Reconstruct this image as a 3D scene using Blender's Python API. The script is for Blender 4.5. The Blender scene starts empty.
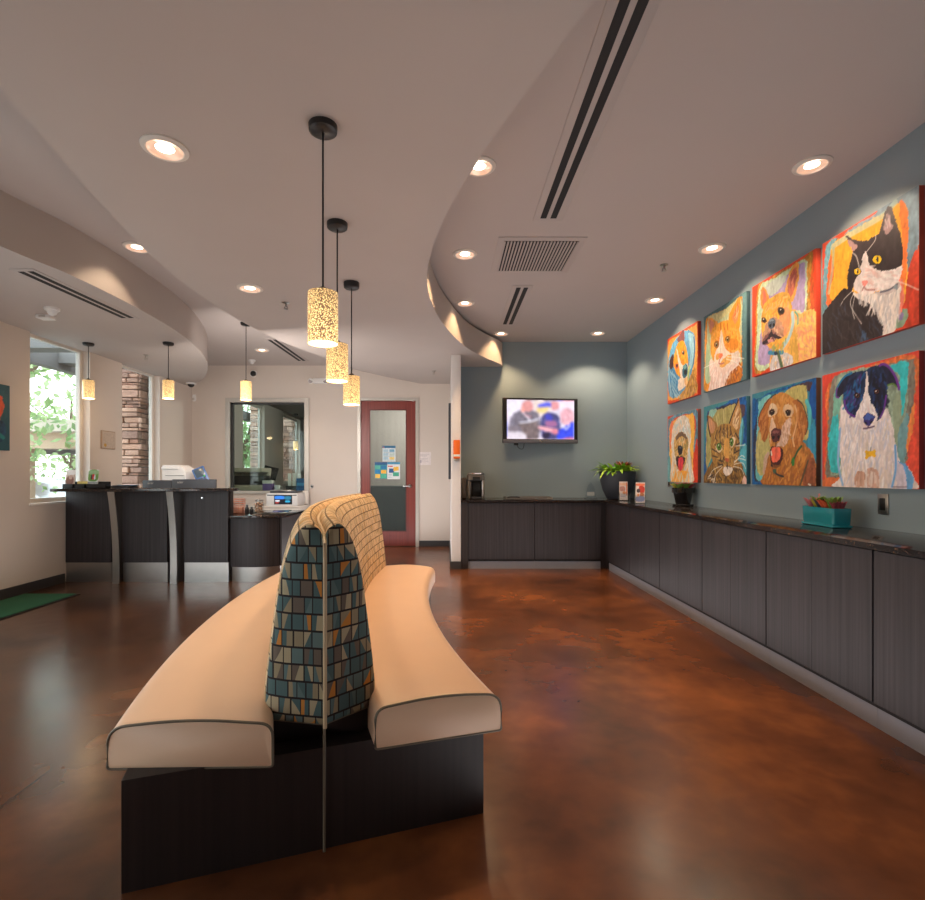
import bpy, bmesh, math, random
import numpy as np
from mathutils import Vector, Matrix
random.seed(7)
RNG = np.random.default_rng(11)
PI = math.pi
scene = bpy.context.scene
COL = scene.collection

# ------------------------------------------------------------------ colour / materials
def lin(c):
    c = c / 255.0
    return c / 12.92 if c <= 0.04045 else ((c + 0.055) / 1.055) ** 2.4
def rgb(r, g, b): return (lin(r), lin(g), lin(b), 1.0)

def new_mat(name):
    m = bpy.data.materials.new(name); m.use_nodes = True
    nt = m.node_tree
    for n in list(nt.nodes): nt.nodes.remove(n)
    out = nt.nodes.new('ShaderNodeOutputMaterial')
    return m, nt, out
def N(nt, typ, **kw):
    n = nt.nodes.new(typ)
    for k, v in kw.items():
        if k in n.inputs: n.inputs[k].default_value = v
        else: setattr(n, k, v)
    return n
def L(nt, a, b): nt.links.new(a, b)
def principled(nt, out, color=(.5, .5, .5, 1), rough=.5, metal=0.0, spec=.5):
    p = nt.nodes.new('ShaderNodeBsdfPrincipled')
    p.inputs['Base Color'].default_value = color
    p.inputs['Roughness'].default_value = rough
    p.inputs['Metallic'].default_value = metal
    p.inputs['Specular IOR Level'].default_value = spec
    L(nt, p.outputs[0], out.inputs[0])
    return p
def M(name, color, rough=.5, metal=0.0, spec=.5, var=0.06, scale=30, bump=0.0, emit=None, estr=0, coat=0, sheen=0):
    """plain material with a little procedural variation"""
    m, nt, out = new_mat(name)
    p = principled(nt, out, color, rough, metal, spec)
    tc = N(nt, 'ShaderNodeTexCoord'); no = N(nt, 'ShaderNodeTexNoise')
    no.inputs['Scale'].default_value = scale; no.inputs['Detail'].default_value = 3
    L(nt, tc.outputs['Object'], no.inputs['Vector'])
    if var:
        mr = N(nt, 'ShaderNodeMapRange'); mr.inputs[3].default_value = 1 - var; mr.inputs[4].default_value = 1 + var
        L(nt, no.outputs['Fac'], mr.inputs[0])
        mx = N(nt, 'ShaderNodeMix', data_type='RGBA', blend_type='MULTIPLY'); mx.inputs[0].default_value = 1
        mx.inputs[6].default_value = color; L(nt, mr.outputs[0], mx.inputs[7]); L(nt, mx.outputs[2], p.inputs['Base Color'])
    if bump:
        b = N(nt, 'ShaderNodeBump'); b.inputs['Strength'].default_value = bump; b.inputs['Distance'].default_value = .01
        L(nt, no.outputs['Fac'], b.inputs['Height']); L(nt, b.outputs[0], p.inputs['Normal'])
    if emit:
        p.inputs['Emission Color'].default_value = emit; p.inputs['Emission Strength'].default_value = estr
    if coat: p.inputs['Coat Weight'].default_value = coat; p.inputs['Coat Roughness'].default_value = .08
    if sheen: p.inputs['Sheen Weight'].default_value = sheen
    return m

def wood_mat(name, c1, c2, c3, rough=.5):
    m, nt, out = new_mat(name); p = principled(nt, out, c1, rough)
    tc = N(nt, 'ShaderNodeTexCoord'); oi = N(nt, 'ShaderNodeObjectInfo')
    ad = N(nt, 'ShaderNodeVectorMath', operation='ADD')
    sc = N(nt, 'ShaderNodeVectorMath', operation='SCALE'); sc.inputs[3].default_value = 7
    cb = N(nt, 'ShaderNodeCombineXYZ'); L(nt, oi.outputs['Random'], cb.inputs[0]); L(nt, oi.outputs['Random'], cb.inputs[1])
    L(nt, cb.outputs[0], sc.inputs[0]); L(nt, tc.outputs['Object'], ad.inputs[0]); L(nt, sc.outputs[0], ad.inputs[1])
    mp = N(nt, 'ShaderNodeMapping'); mp.inputs['Scale'].default_value = (55, 55, .8); L(nt, ad.outputs[0], mp.inputs[0])
    n1 = N(nt, 'ShaderNodeTexNoise'); n1.inputs['Scale'].default_value = 1; n1.inputs['Detail'].default_value = 5; L(nt, mp.outputs[0], n1.inputs['Vector'])
    mp2 = N(nt, 'ShaderNodeMapping'); mp2.inputs['Scale'].default_value = (24, 24, .4); L(nt, ad.outputs[0], mp2.inputs[0])
    n2 = N(nt, 'ShaderNodeTexNoise'); n2.inputs['Scale'].default_value = 1; n2.inputs['Detail'].default_value = 2; L(nt, mp2.outputs[0], n2.inputs['Vector'])
    r1 = N(nt, 'ShaderNodeValToRGB'); e = r1.color_ramp.elements
    e[0].position = .3; e[0].color = c1; e[1].position = .7; e[1].color = c2; L(nt, n1.outputs['Fac'], r1.inputs[0])
    mx = N(nt, 'ShaderNodeMix', data_type='RGBA'); mr = N(nt, 'ShaderNodeMapRange'); mr.inputs[1].default_value = .4; mr.inputs[2].default_value = .75; mr.inputs[4].default_value = .6
    L(nt, n2.outputs['Fac'], mr.inputs[0]); L(nt, mr.outputs[0], mx.inputs[0]); L(nt, r1.outputs[0], mx.inputs[6]); mx.inputs[7].default_value = c3
    L(nt, mx.outputs[2], p.inputs['Base Color'])
    b = N(nt, 'ShaderNodeBump'); b.inputs['Strength'].default_value = .08; b.inputs['Distance'].default_value = .004
    L(nt, n1.outputs['Fac'], b.inputs['Height']); L(nt, b.outputs[0], p.inputs['Normal'])
    return m

def granite_mat(name):
    m, nt, out = new_mat(name); p = principled(nt, out, rgb(50, 45, 45), .12)
    tc = N(nt, 'ShaderNodeTexCoord'); v = N(nt, 'ShaderNodeTexVoronoi'); v.inputs['Scale'].default_value = 130; L(nt, tc.outputs['Object'], v.inputs['Vector'])
    n = N(nt, 'ShaderNodeTexNoise'); n.inputs['Scale'].default_value = 60; n.inputs['Detail'].default_value = 4; L(nt, tc.outputs['Object'], n.inputs['Vector'])
    r = N(nt, 'ShaderNodeValToRGB'); e = r.color_ramp.elements
    e[0].position = .2; e[0].color = rgb(14, 13, 15); e[1].position = .97; e[1].color = rgb(110, 84, 62)
    x = e.new(.64); x.color = rgb(27, 24, 25); x = e.new(.83); x.color = rgb(52, 40, 36)
    mx = N(nt, 'ShaderNodeMath', operation='MULTIPLY_ADD'); L(nt, v.outputs['Color'], mx.inputs[0]); mx.inputs[1].default_value = .55
    L(nt, n.outputs['Fac'], mx.inputs[2])
    s = N(nt, 'ShaderNodeMath', operation='MULTIPLY'); L(nt, mx.outputs[0], s.inputs[0]); s.inputs[1].default_value = .85
    L(nt, s.outputs[0], r.inputs[0]); L(nt, r.outputs[0], p.inputs['Base Color'])
    return m

def floor_mat():
    m, nt, out = new_mat('stained_concrete'); p = principled(nt, out, rgb(90, 55, 35), .2)
    tc = N(nt, 'ShaderNodeTexCoord')
    n1 = N(nt, 'ShaderNodeTexNoise'); n1.inputs['Scale'].default_value = 1.1; n1.inputs['Detail'].default_value = 4; n1.inputs['Roughness'].default_value = .5; n1.inputs['Distortion'].default_value = .3
    n2 = N(nt, 'ShaderNodeTexNoise'); n2.inputs['Scale'].default_value = 5.5; n2.inputs['Detail'].default_value = 3; n2.inputs['Distortion'].default_value = .2
    L(nt, tc.outputs['Object'], n1.inputs['Vector']); L(nt, tc.outputs['Object'], n2.inputs['Vector'])
    ad = N(nt, 'ShaderNodeMath', operation='MULTIPLY_ADD'); L(nt, n2.outputs['Fac'], ad.inputs[0]); ad.inputs[1].default_value = .28; 
    ml = N(nt, 'ShaderNodeMath', operation='MULTIPLY'); L(nt, n1.outputs['Fac'], ml.inputs[0]); ml.inputs[1].default_value = .76; L(nt, ml.outputs[0], ad.inputs[2])
    r = N(nt, 'ShaderNodeValToRGB'); e = r.color_ramp.elements
    e[0].position = .34; e[0].color = rgb(68, 40, 27); e[1].position = .72; e[1].color = rgb(158, 94, 50)
    x = e.new(.53); x.color = rgb(112, 65, 38)
    L(nt, ad.outputs[0], r.inputs[0])
    # darker, bluer toward the windows: window sheen put into the colour
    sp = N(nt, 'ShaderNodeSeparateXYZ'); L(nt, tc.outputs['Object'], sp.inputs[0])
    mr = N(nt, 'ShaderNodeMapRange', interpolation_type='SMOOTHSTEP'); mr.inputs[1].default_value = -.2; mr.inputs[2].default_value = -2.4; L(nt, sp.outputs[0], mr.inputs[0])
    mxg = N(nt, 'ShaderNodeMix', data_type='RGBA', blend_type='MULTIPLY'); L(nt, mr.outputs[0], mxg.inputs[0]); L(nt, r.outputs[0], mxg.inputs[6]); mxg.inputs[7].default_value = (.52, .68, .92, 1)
    # saw-cut joints
    def joint(sock, at):
        s = N(nt, 'ShaderNodeMath', operation='SUBTRACT'); L(nt, sock, s.inputs[0]); s.inputs[1].default_value = at
        a = N(nt, 'ShaderNodeMath', operation='ABSOLUTE'); L(nt, s.outputs[0], a.inputs[0])
        l = N(nt, 'ShaderNodeMath', operation='LESS_THAN'); L(nt, a.outputs[0], l.inputs[0]); l.inputs[1].default_value = .005
        return l
    j1 = joint(sp.outputs[0], -1.64)
    mx = N(nt, 'ShaderNodeMix', data_type='RGBA'); L(nt, j1.outputs[0], mx.inputs[0]); L(nt, mxg.outputs[2], mx.inputs[6]); mx.inputs[7].default_value = rgb(40, 26, 20)
    L(nt, mx.outputs[2], p.inputs['Base Color'])
    n3 = N(nt, 'ShaderNodeTexNoise'); n3.inputs['Scale'].default_value = 9; n3.inputs['Detail'].default_value = 4; L(nt, tc.outputs['Object'], n3.inputs['Vector'])
    rr = N(nt, 'ShaderNodeMapRange'); rr.inputs[3].default_value = .17; rr.inputs[4].default_value = .29; L(nt, n3.outputs['Fac'], rr.inputs[0]); L(nt, rr.outputs[0], p.inputs['Roughness'])
    return m

def fabric_mat(name, line, cols, row=.055, cell=.031):
    """mosaic upholstery: rows of cells cut by slanted edges, dark grid lines"""
    m, nt, out = new_mat(name); p = principled(nt, out, cols[0][1], .85, spec=.2)
    uv = N(nt, 'ShaderNodeUVMap'); sp = N(nt, 'ShaderNodeSeparateXYZ'); L(nt, uv.outputs[0], sp.inputs[0])
    def ma(op, a, b=None, c=None):
        n = N(nt, 'ShaderNodeMath', operation=op)
        for i, v in enumerate((a, b, c)):
            if v is None: continue
            if isinstance(v, (int, float)): n.inputs[i].default_value = v
            else: L(nt, v, n.inputs[i])
        return n.outputs[0]
    v = ma('DIVIDE', sp.outputs[1], row)
    r = ma('FLOOR', v); fv = ma('FRACT', v)
    w1 = N(nt, 'ShaderNodeTexWhiteNoise', noise_dimensions='1D'); L(nt, r, w1.inputs['W'])
    u0 = ma('ADD', ma('DIVIDE', sp.outputs[0], cell), ma('MULTIPLY', w1.outputs['Value'], 19.0))
    u = ma('ADD', u0, ma('MULTIPLY', ma('SINE', ma('ADD', ma('MULTIPLY', u0, 2.3), r)), .13))
    c = ma('FLOOR', u); fu = ma('FRACT', u)
    cb = N(nt, 'ShaderNodeCombineXYZ'); L(nt, c, cb.inputs[0]); L(nt, r, cb.inputs[1])
    w2 = N(nt, 'ShaderNodeTexWhiteNoise', noise_dimensions='2D'); L(nt, cb.outputs[0], w2.inputs['Vector'])
    sl = ma('MULTIPLY', ma('SUBTRACT', w2.outputs['Value'], .5), 2.6)
    side = ma('GREATER_THAN', ma('ADD', fu, ma('MULTIPLY', sl, ma('SUBTRACT', fv, .5))), .5)
    cb2 = N(nt, 'ShaderNodeCombineXYZ'); L(nt, c, cb2.inputs[0]); L(nt, r, cb2.inputs[1]); L(nt, side, cb2.inputs[2])
    w3 = N(nt, 'ShaderNodeTexWhiteNoise', noise_dimensions='3D'); L(nt, cb2.outputs[0], w3.inputs['Vector'])
    rp = N(nt, 'ShaderNodeValToRGB'); rp.color_ramp.interpolation = 'CONSTANT'; e = rp.color_ramp.elements
    e[0].position = 0; e[0].color = cols[0][1]; e[1].position = cols[1][0]; e[1].color = cols[1][1]
    for pos, cc in cols[2:]:
        x = e.new(pos); x.color = cc
    L(nt, w3.outputs['Value'], rp.inputs[0])
    hl = ma('GREATER_THAN', ma('ABSOLUTE', ma('SUBTRACT', fv, .5)), .44)
    vl = ma('GREATER_THAN', ma('ABSOLUTE', ma('SUBTRACT', fu, .5)), .44)
    ln = ma('MAXIMUM', hl, vl)
    mx = N(nt, 'ShaderNodeMix', data_type='RGBA'); L(nt, ln, mx.inputs[0]); L(nt, rp.outputs[0], mx.inputs[6]); mx.inputs[7].default_value = line
    L(nt, mx.outputs[2], p.inputs['Base Color'])
    return m

def glass_mat(name, tint=(.9, .95, .95, 1), rough=0.0, refl=1.0):
    m, nt, out = new_mat(name)
    t = N(nt, 'ShaderNodeBsdfTransparent'); t.inputs[0].default_value = tint
    g = N(nt, 'ShaderNodeBsdfGlossy'); g.inputs['Roughness'].default_value = rough
    f = N(nt, 'ShaderNodeLayerWeight'); f.inputs[0].default_value = .5
    pw = N(nt, 'ShaderNodeMath', operation='POWER'); pw.inputs[1].default_value = 4.5; L(nt, f.outputs['Facing'], pw.inputs[0])
    ml = N(nt, 'ShaderNodeMath', operation='MULTIPLY_ADD', use_clamp=True); ml.inputs[1].default_value = .8*refl; ml.inputs[2].default_value = .035*refl; L(nt, pw.outputs[0], ml.inputs[0])
    mx = N(nt, 'ShaderNodeMixShader'); L(nt, ml.outputs[0], mx.inputs[0]); L(nt, t.outputs[0], mx.inputs[1]); L(nt, g.outputs[0], mx.inputs[2])
    L(nt, mx.outputs[0], out.inputs[0])
    return m

def island_mat(name, cols, rough=.8, bump=0.0, scale=25, trans=0.0):
    m, nt, out = new_mat(name); p = principled(nt, out, cols[0], rough)
    g = N(nt, 'ShaderNodeNewGeometry'); r = N(nt, 'ShaderNodeValToRGB'); e = r.color_ramp.elements
    e[0].position = 0; e[0].color = cols[0]; e[1].position = 1; e[1].color = cols[-1]
    for i, c in enumerate(cols[1:-1]):
        x = e.new((i + 1) / (len(cols) - 1)); x.color = c
    L(nt, g.outputs['Random Per Island'], r.inputs[0])
    tc = N(nt, 'ShaderNodeTexCoord'); no = N(nt, 'ShaderNodeTexNoise'); no.inputs['Scale'].default_value = scale; no.inputs['Detail'].default_value = 5; L(nt, tc.outputs['Object'], no.inputs['Vector'])
    mr = N(nt, 'ShaderNodeMapRange'); mr.inputs[3].default_value = .7; mr.inputs[4].default_value = 1.25; L(nt, no.outputs['Fac'], mr.inputs[0])
    mx = N(nt, 'ShaderNodeMix', data_type='RGBA', blend_type='MULTIPLY'); mx.inputs[0].default_value = 1; L(nt, r.outputs[0], mx.inputs[6]); L(nt, mr.outputs[0], mx.inputs[7])
    L(nt, mx.outputs[2], p.inputs['Base Color'])
    if bump:
        b = N(nt, 'ShaderNodeBump'); b.inputs['Strength'].default_value = bump; b.inputs['Distance'].default_value = .02; L(nt, no.outputs['Fac'], b.inputs['Height']); L(nt, b.outputs[0], p.inputs['Normal'])
    if trans:
        tr = N(nt, 'ShaderNodeBsdfTranslucent'); L(nt, mx.outputs[2], tr.inputs[0]); ms = N(nt, 'ShaderNodeMixShader'); ms.inputs[0].default_value = trans
        L(nt, p.outputs[0], ms.inputs[1]); L(nt, tr.outputs[0], ms.inputs[2]); L(nt, ms.outputs[0], out.inputs[0])
    return m

def attr_mat(name, rough=.55, gain=1.0, emit=0.0):
    m, nt, out = new_mat(name); p = principled(nt, out, (1, 1, 1, 1), rough, spec=.3)
    a = N(nt, 'ShaderNodeAttribute'); a.attribute_name = 'paint'
    if emit:
        L(nt, a.outputs['Color'], p.inputs['Emission Color']); p.inputs['Emission Strength'].default_value = emit
        p.inputs['Base Color'].default_value = (.02, .02, .02, 1); p.inputs['Roughness'].default_value = .25
    else:
        tc = N(nt, 'ShaderNodeTexCoord'); mp = N(nt, 'ShaderNodeMapping'); mp.inputs['Scale'].default_value = (60, 60, 18); L(nt, tc.outputs['Object'], mp.inputs[0])
        no = N(nt, 'ShaderNodeTexNoise'); no.inputs['Scale'].default_value = 1; L(nt, mp.outputs[0], no.inputs['Vector'])
        mr = N(nt, 'ShaderNodeMapRange'); mr.inputs[3].default_value = .88 * gain; mr.inputs[4].default_value = 1.12 * gain; L(nt, no.outputs['Fac'], mr.inputs[0])
        mx = N(nt, 'ShaderNodeMix', data_type='RGBA', blend_type='MULTIPLY'); mx.inputs[0].default_value = 1; L(nt, a.outputs['Color'], mx.inputs[6]); L(nt, mr.outputs[0], mx.inputs[7])
        L(nt, mx.outputs[2], p.inputs['Base Color'])
    return m

def shade_mat():
    """mercury-glass shade: bright gold dots over a reflective skin, lit from inside"""
    m, nt, out = new_mat('speckled_gold_glass'); p = principled(nt, out, rgb(200, 160, 110), .15, .3)
    tc = N(nt, 'ShaderNodeTexCoord'); v = N(nt, 'ShaderNodeTexVoronoi'); v.inputs['Scale'].default_value = 170; L(nt, tc.outputs['Object'], v.inputs['Vector'])
    r = N(nt, 'ShaderNodeValToRGB'); e = r.color_ramp.elements
    e[0].position = .0; e[0].color = (1.0, .80, .46, 1); e[1].position = .56; e[1].color = (.07, .04, .025, 1)
    x = e.new(.30); x.color = (.74, .46, .16, 1)
    L(nt, v.outputs['Distance'], r.inputs[0])
    sp = N(nt, 'ShaderNodeSeparateXYZ'); L(nt, tc.outputs['Object'], sp.inputs[0])
    # brighter toward the lamp in the middle of the shade
    mr = N(nt, 'ShaderNodeMapRange'); mr.inputs[1].default_value = .25; mr.inputs[2].default_value = .02; mr.inputs[3].default_value = .6; mr.inputs[4].default_value = 1.35; L(nt, sp.outputs[2], mr.inputs[0])
    ml = N(nt, 'ShaderNodeMath', operation='MULTIPLY'); ml.inputs[1].default_value = 1.5; L(nt, mr.outputs[0], ml.inputs[0])
    L(nt, r.outputs[0], p.inputs['Emission Color']); L(nt, ml.outputs[0], p.inputs['Emission Strength'])
    return m

MAT = {}
MAT['wall_cream'] = M('cream_paint', rgb(212, 200, 190), .7, var=.03, scale=3)
MAT['wall_white'] = M('white_paint', rgb(222, 218, 216), .65, var=.02, scale=3)
MAT['wall_slate'] = M('slate_blue_paint', rgb(139, 156, 165), .65, var=.03, scale=3)
MAT['ceiling'] = M('taupe_ceiling_paint', rgb(190, 180, 175), .75, var=.03, scale=2)
MAT['cloud'] = M('taupe_soffit_paint', rgb(188, 178, 172), .7, var=.05, scale=2, bump=.05)
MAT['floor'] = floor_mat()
MAT['wood'] = wood_mat('espresso_veneer', rgb(17, 14, 17), rgb(50, 42, 46), rgb(31, 24, 25))
MAT['wood_dark'] = wood_mat('black_brown_veneer', rgb(24, 18, 18), rgb(42, 32, 31), rgb(32, 24, 23))
MAT['cherry'] = wood_mat('cherry_veneer', rgb(112, 40, 34), rgb(142, 58, 48), rgb(124, 48, 40), .35)
MAT['dark'] = M('shadow_black', rgb(20, 18, 19), .7)
MAT['granite'] = granite_mat('dark_granite')
MAT['steel'] = M('brushed_steel', rgb(176, 172, 168), .32, 1.0, var=.08, scale=12)
MAT['chrome'] = M('chrome', rgb(210, 210, 212), .12, 1.0, var=0)
MAT['toe'] = M('grey_vinyl_toe', rgb(134, 137, 148), .5)
MAT['rubber'] = M('dark_rubber_base', rgb(56, 54, 56), .5)
MAT['leather'] = M('cream_leather', rgb(226, 190, 160), .38, var=.04, scale=6, bump=.08)
MAT['piping'] = M('grey_green_piping', rgb(104, 94, 78), .5)
MAT['piping_light'] = M('beige_piping', rgb(190, 168, 135), .5)
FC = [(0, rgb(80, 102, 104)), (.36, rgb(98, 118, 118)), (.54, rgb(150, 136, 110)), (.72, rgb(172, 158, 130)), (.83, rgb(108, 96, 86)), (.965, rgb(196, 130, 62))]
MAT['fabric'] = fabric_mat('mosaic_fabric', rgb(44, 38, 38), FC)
FL = [(0, rgb(220, 190, 152)), (.3, rgb(188, 166, 136)), (.5, rgb(226, 198, 160)), (.72, rgb(170, 146, 110)), (.85, rgb(228, 202, 164)), (.955, rgb(198, 150, 84))]  # same mosaic fabric, paler and warmer: pendant light put into the colours
MAT['fabric_lit'] = fabric_mat('lit_mosaic_fabric', rgb(112, 92, 70), FL)
MAT['black'] = M('black_plastic', rgb(24, 24, 26), .35)
MAT['charcoal'] = M('charcoal_plastic', rgb(62, 64, 70), .4)
MAT['white'] = M('white_plastic', rgb(226, 224, 222), .4, var=.02)
MAT['white_metal'] = M('white_enamel', rgb(226, 218, 208), .4, var=.02)
MAT['frame_alu'] = M('satin_aluminium', rgb(188, 182, 174), .4, .4)
MAT['glass'] = glass_mat('clear_glass')
MAT['glass_in'] = glass_mat('pass_through_glass', (.84, .92, .90, 1), refl=.7)
MAT['acrylic'] = glass_mat('clear_acrylic', (.94, .96, .97, 1), refl=1.3)
MAT['shade'] = shade_mat()
MAT['bulb'] = M('glowing_lens', (1, .9, .75, 1), .5, emit=(1, .86, .66, 1), estr=3.5, var=0)
MAT['bulb_hot'] = M('glowing_bulb', (1, .9, .75, 1), .5, emit=(1, .8, .5, 1), estr=9, var=0)
MAT['reflector'] = M('lamp_reflector', rgb(235, 200, 180), .25, .5, var=0, emit=(1, .62, .42, 1), estr=.3)
MAT['green'] = island_mat('chartreuse_leaf', [rgb(90, 150, 40), rgb(176, 214, 60), rgb(130, 185, 50), rgb(205, 226, 90)], .5)
MAT['redleaf'] = island_mat('red_leaf', [rgb(150, 70, 45), rgb(185, 95, 60), rgb(140, 55, 40)], .5)
MAT['navy_pot'] = M('charcoal_stoneware', rgb(58, 62, 72), .5, bump=.1)
MAT['black_glaze'] = M('black_glaze', rgb(18, 18, 20), .1, coat=.5)
MAT['teal_glaze'] = M('turquoise_glaze', rgb(40, 150, 165), .15, coat=.6)
MAT['soil'] = M('potting_soil', rgb(50, 38, 30), .9, bump=.5)
MAT['orange'] = M('orange_plastic', rgb(240, 110, 35), .4)
MAT['copper'] = M('copper_wire', rgb(226, 140, 110), .3, .8)
MAT['blue'] = M('blue_plastic', rgb(60, 96, 150), .4)
MAT['purple'] = M('purple_card', rgb(120, 92, 150), .6)
MAT['blue_card'] = M('blue_card', rgb(30, 84, 140), .5)
MAT['paper'] = M('paper_white', rgb(232, 226, 220), .7, var=.02)
MAT['mat_green'] = M('green_mat_pile', rgb(28, 92, 62), .9, var=.2, scale=120, bump=.4)
MAT['gold'] = M('gold_seal', rgb(190, 150, 60), .4, .6)
MAT['office_wall'] = M('office_grey_paint', rgb(120, 118, 112), .8)
MAT['office_dark'] = M('office_dark_panel', rgb(64, 64, 64), .6)
MAT['stone'] = island_mat('ledge_stone', [rgb(190, 140, 118), rgb(222, 176, 152), rgb(160, 124, 110), rgb(232, 190, 168), rgb(204, 156, 136)], .9, .6, 18)
MAT['mortar'] = M('mortar', rgb(110, 92, 80), .95)
MAT['leaf'] = island_mat('tree_leaf', [rgb(130, 160, 100), rgb(170, 195, 130), rgb(200, 215, 165), rgb(115, 150, 95)], .6, trans=.45)
MAT['bark'] = M('bark', rgb(110, 90, 72), .9, bump=.4)
MAT['beige_steel'] = M('beige_painted_beam', rgb(206, 178, 150), .6)
MAT['grey_beam'] = M('grey_painted_beam', rgb(120, 116, 112), .6)
MAT['car_paint'] = M('silver_white_paint', rgb(225, 226, 228), .2, .2, coat=.5, var=0)
MAT['car_glass'] = M('car_glass', rgb(60, 80, 84), .08, var=0)
MAT['asphalt'] = M('asphalt', rgb(150, 146, 140), .9, var=.15, scale=8)
MAT['paint'] = attr_mat('brushed_paint', gain=1.0)
MAT['print'] = attr_mat('printed_sheet', .45)
MAT['screen'] = attr_mat('lit_screen', emit=.8)
# reeded glass of the door: wavy, blurred
def reeded():
    m, nt, out = new_mat('reeded_glass')
    t = N(nt, 'ShaderNodeBsdfTransparent')
    lw = N(nt, 'ShaderNodeLayerWeight'); lw.inputs[0].default_value = .5
    rp = N(nt, 'ShaderNodeValToRGB'); e = rp.color_ramp.elements; e[0].position = 0; e[0].color = (.72, .78, .78, 1); e[1].position = .5; e[1].color = (.25, .29, .30, 1)
    L(nt, lw.outputs['Facing'], rp.inputs[0]); L(nt, rp.outputs[0], t.inputs[0])
    p = N(nt, 'ShaderNodeBsdfPrincipled'); p.inputs['Base Color'].default_value = rgb(120, 134, 132); p.inputs['Roughness'].default_value = .18
    mx = N(nt, 'ShaderNodeMixShader'); mx.inputs[0].default_value = .30
    L(nt, t.outputs[0], mx.inputs[1]); L(nt, p.outputs[0], mx.inputs[2]); L(nt, mx.outputs[0], out.inputs[0])
    return m
MAT['reeded'] = reeded()

# ------------------------------------------------------------------ mesh helpers
def BM(): return bmesh.new()
def box(bm, x0, x1, y0, y1, z0, z1, bev=0.0, seg=2):
    vs = [bm.verts.new(p) for p in ((x0,y0,z0),(x1,y0,z0),(x1,y1,z0),(x0,y1,z0),(x0,y0,z1),(x1,y0,z1),(x1,y1,z1),(x0,y1,z1))]
    fs = [bm.faces.new([vs[i] for i in f]) for f in ((3,2,1,0),(4,5,6,7),(0,1,5,4),(1,2,6,5),(2,3,7,6),(3,0,4,7))]
    if bev:
        es = list({e for f in fs for e in f.edges})
        bmesh.ops.bevel(bm, geom=es, offset=bev, segments=seg, profile=.5, affect='EDGES')
    return bm
def lathe(bm, prof, cx=0, cy=0, seg=32):
    """prof: (r, z) bottom to top"""
    rings = []
    for r, z in prof:
        if r < 1e-6: rings.append([bm.verts.new((cx, cy, z))])
        else: rings.append([bm.verts.new((cx + r*math.cos(2*PI*k/seg), cy + r*math.sin(2*PI*k/seg), z)) for k in range(seg)])
    for a, b in zip(rings, rings[1:]):
        for k in range(seg):
            k2 = (k+1) % seg
            if len(a) == 1 and len(b) == 1: continue
            if len(a) == 1: bm.faces.new((a[0], b[k2], b[k]))
            elif len(b) == 1: bm.faces.new((a[k], a[k2], b[0]))
            else: bm.faces.new((a[k], a[k2], b[k2], b[k]))
    return bm
def tube(bm, pts, r, seg=8, caps=True):
    pts = [Vector(p) for p in pts]; rings = []
    up = Vector((0, 0, 1))
    for i, p in enumerate(pts):
        t = (pts[min(i+1, len(pts)-1)] - pts[max(i-1, 0)]).normalized()
        a = t.cross(up)
        if a.length < 1e-3: a = t.cross(Vector((1, 0, 0)))
        a.normalize(); b = t.cross(a).normalized()
        rr = r[i] if isinstance(r, (list, tuple)) else r
        rings.append([bm.verts.new(p + a*rr*math.cos(2*PI*k/seg) + b*rr*math.sin(2*PI*k/seg)) for k in range(seg)])
    for A, B in zip(rings, rings[1:]):
        for k in range(seg): bm.faces.new((A[k], B[k], B[(k+1) % seg], A[(k+1) % seg]))
    if caps:
        bm.faces.new(rings[0]); bm.faces.new(rings[-1][::-1])
    return bm
def prism(bm, poly, z0, z1, bev=0.0):
    """poly in xy"""
    a = [bm.verts.new((x, y, z0)) for x, y in poly]; b = [bm.verts.new((x, y, z1)) for x, y in poly]
    n = len(poly); fs = [bm.faces.new(a[::-1]), bm.faces.new(b)]
    for i in range(n): fs.append(bm.faces.new((a[i], a[(i+1) % n], b[(i+1) % n], b[i])))
    if bev:
        es = list({e for f in fs[:2] for e in f.edges})
        bmesh.ops.bevel(bm, geom=es, offset=bev, segments=2, profile=.5, affect='EDGES')
    return bm
def prism_y(bm, poly, y0, y1):
    """poly in xz, extruded along y"""
    a = [bm.verts.new((x, y0, z)) for x, z in poly]; b = [bm.verts.new((x, y1, z)) for x, z in poly]
    n = len(poly); bm.faces.new(a); bm.faces.new(b[::-1])
    for i in range(n): bm.faces.new((a[i], b[i], b[(i+1) % n], a[(i+1) % n]))
    return bm
def loft(bm, rings, cap0=True, cap1=True, uvs=None, closed=True):
    uvl = bm.loops.layers.uv.verify() if uvs else None
    V = [[bm.verts.new(p) for p in r] for r in rings]
    n = len(rings[0])
    def face(idx):
        f = bm.faces.new([V[i][j] for i, j in idx])
        if uvs:
            for lp, (i, j) in zip(f.loops, idx): lp[uvl].uv = uvs[i][j]
        return f
    m = n if closed else n-1
    for i in range(len(V)-1):
        for j in range(m):
            j2 = (j+1) % n
            f = face([(i, j), (i, j2), (i+1, j2), (i+1, j)])
            if uvs and closed and j2 == 0:
                for lp, (a, b) in zip(f.loops, [(i, j), (i, j2), (i+1, j2), (i+1, j)]):
                    if b == 0: lp[uvl].uv = (uvs[a][n-1][0], uvs[a][n-1][1] + .1)
    if cap0: face([(0, j) for j in range(n)][::-1])
    if cap1: face([(len(V)-1, j) for j in range(n)])
    return bm
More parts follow.
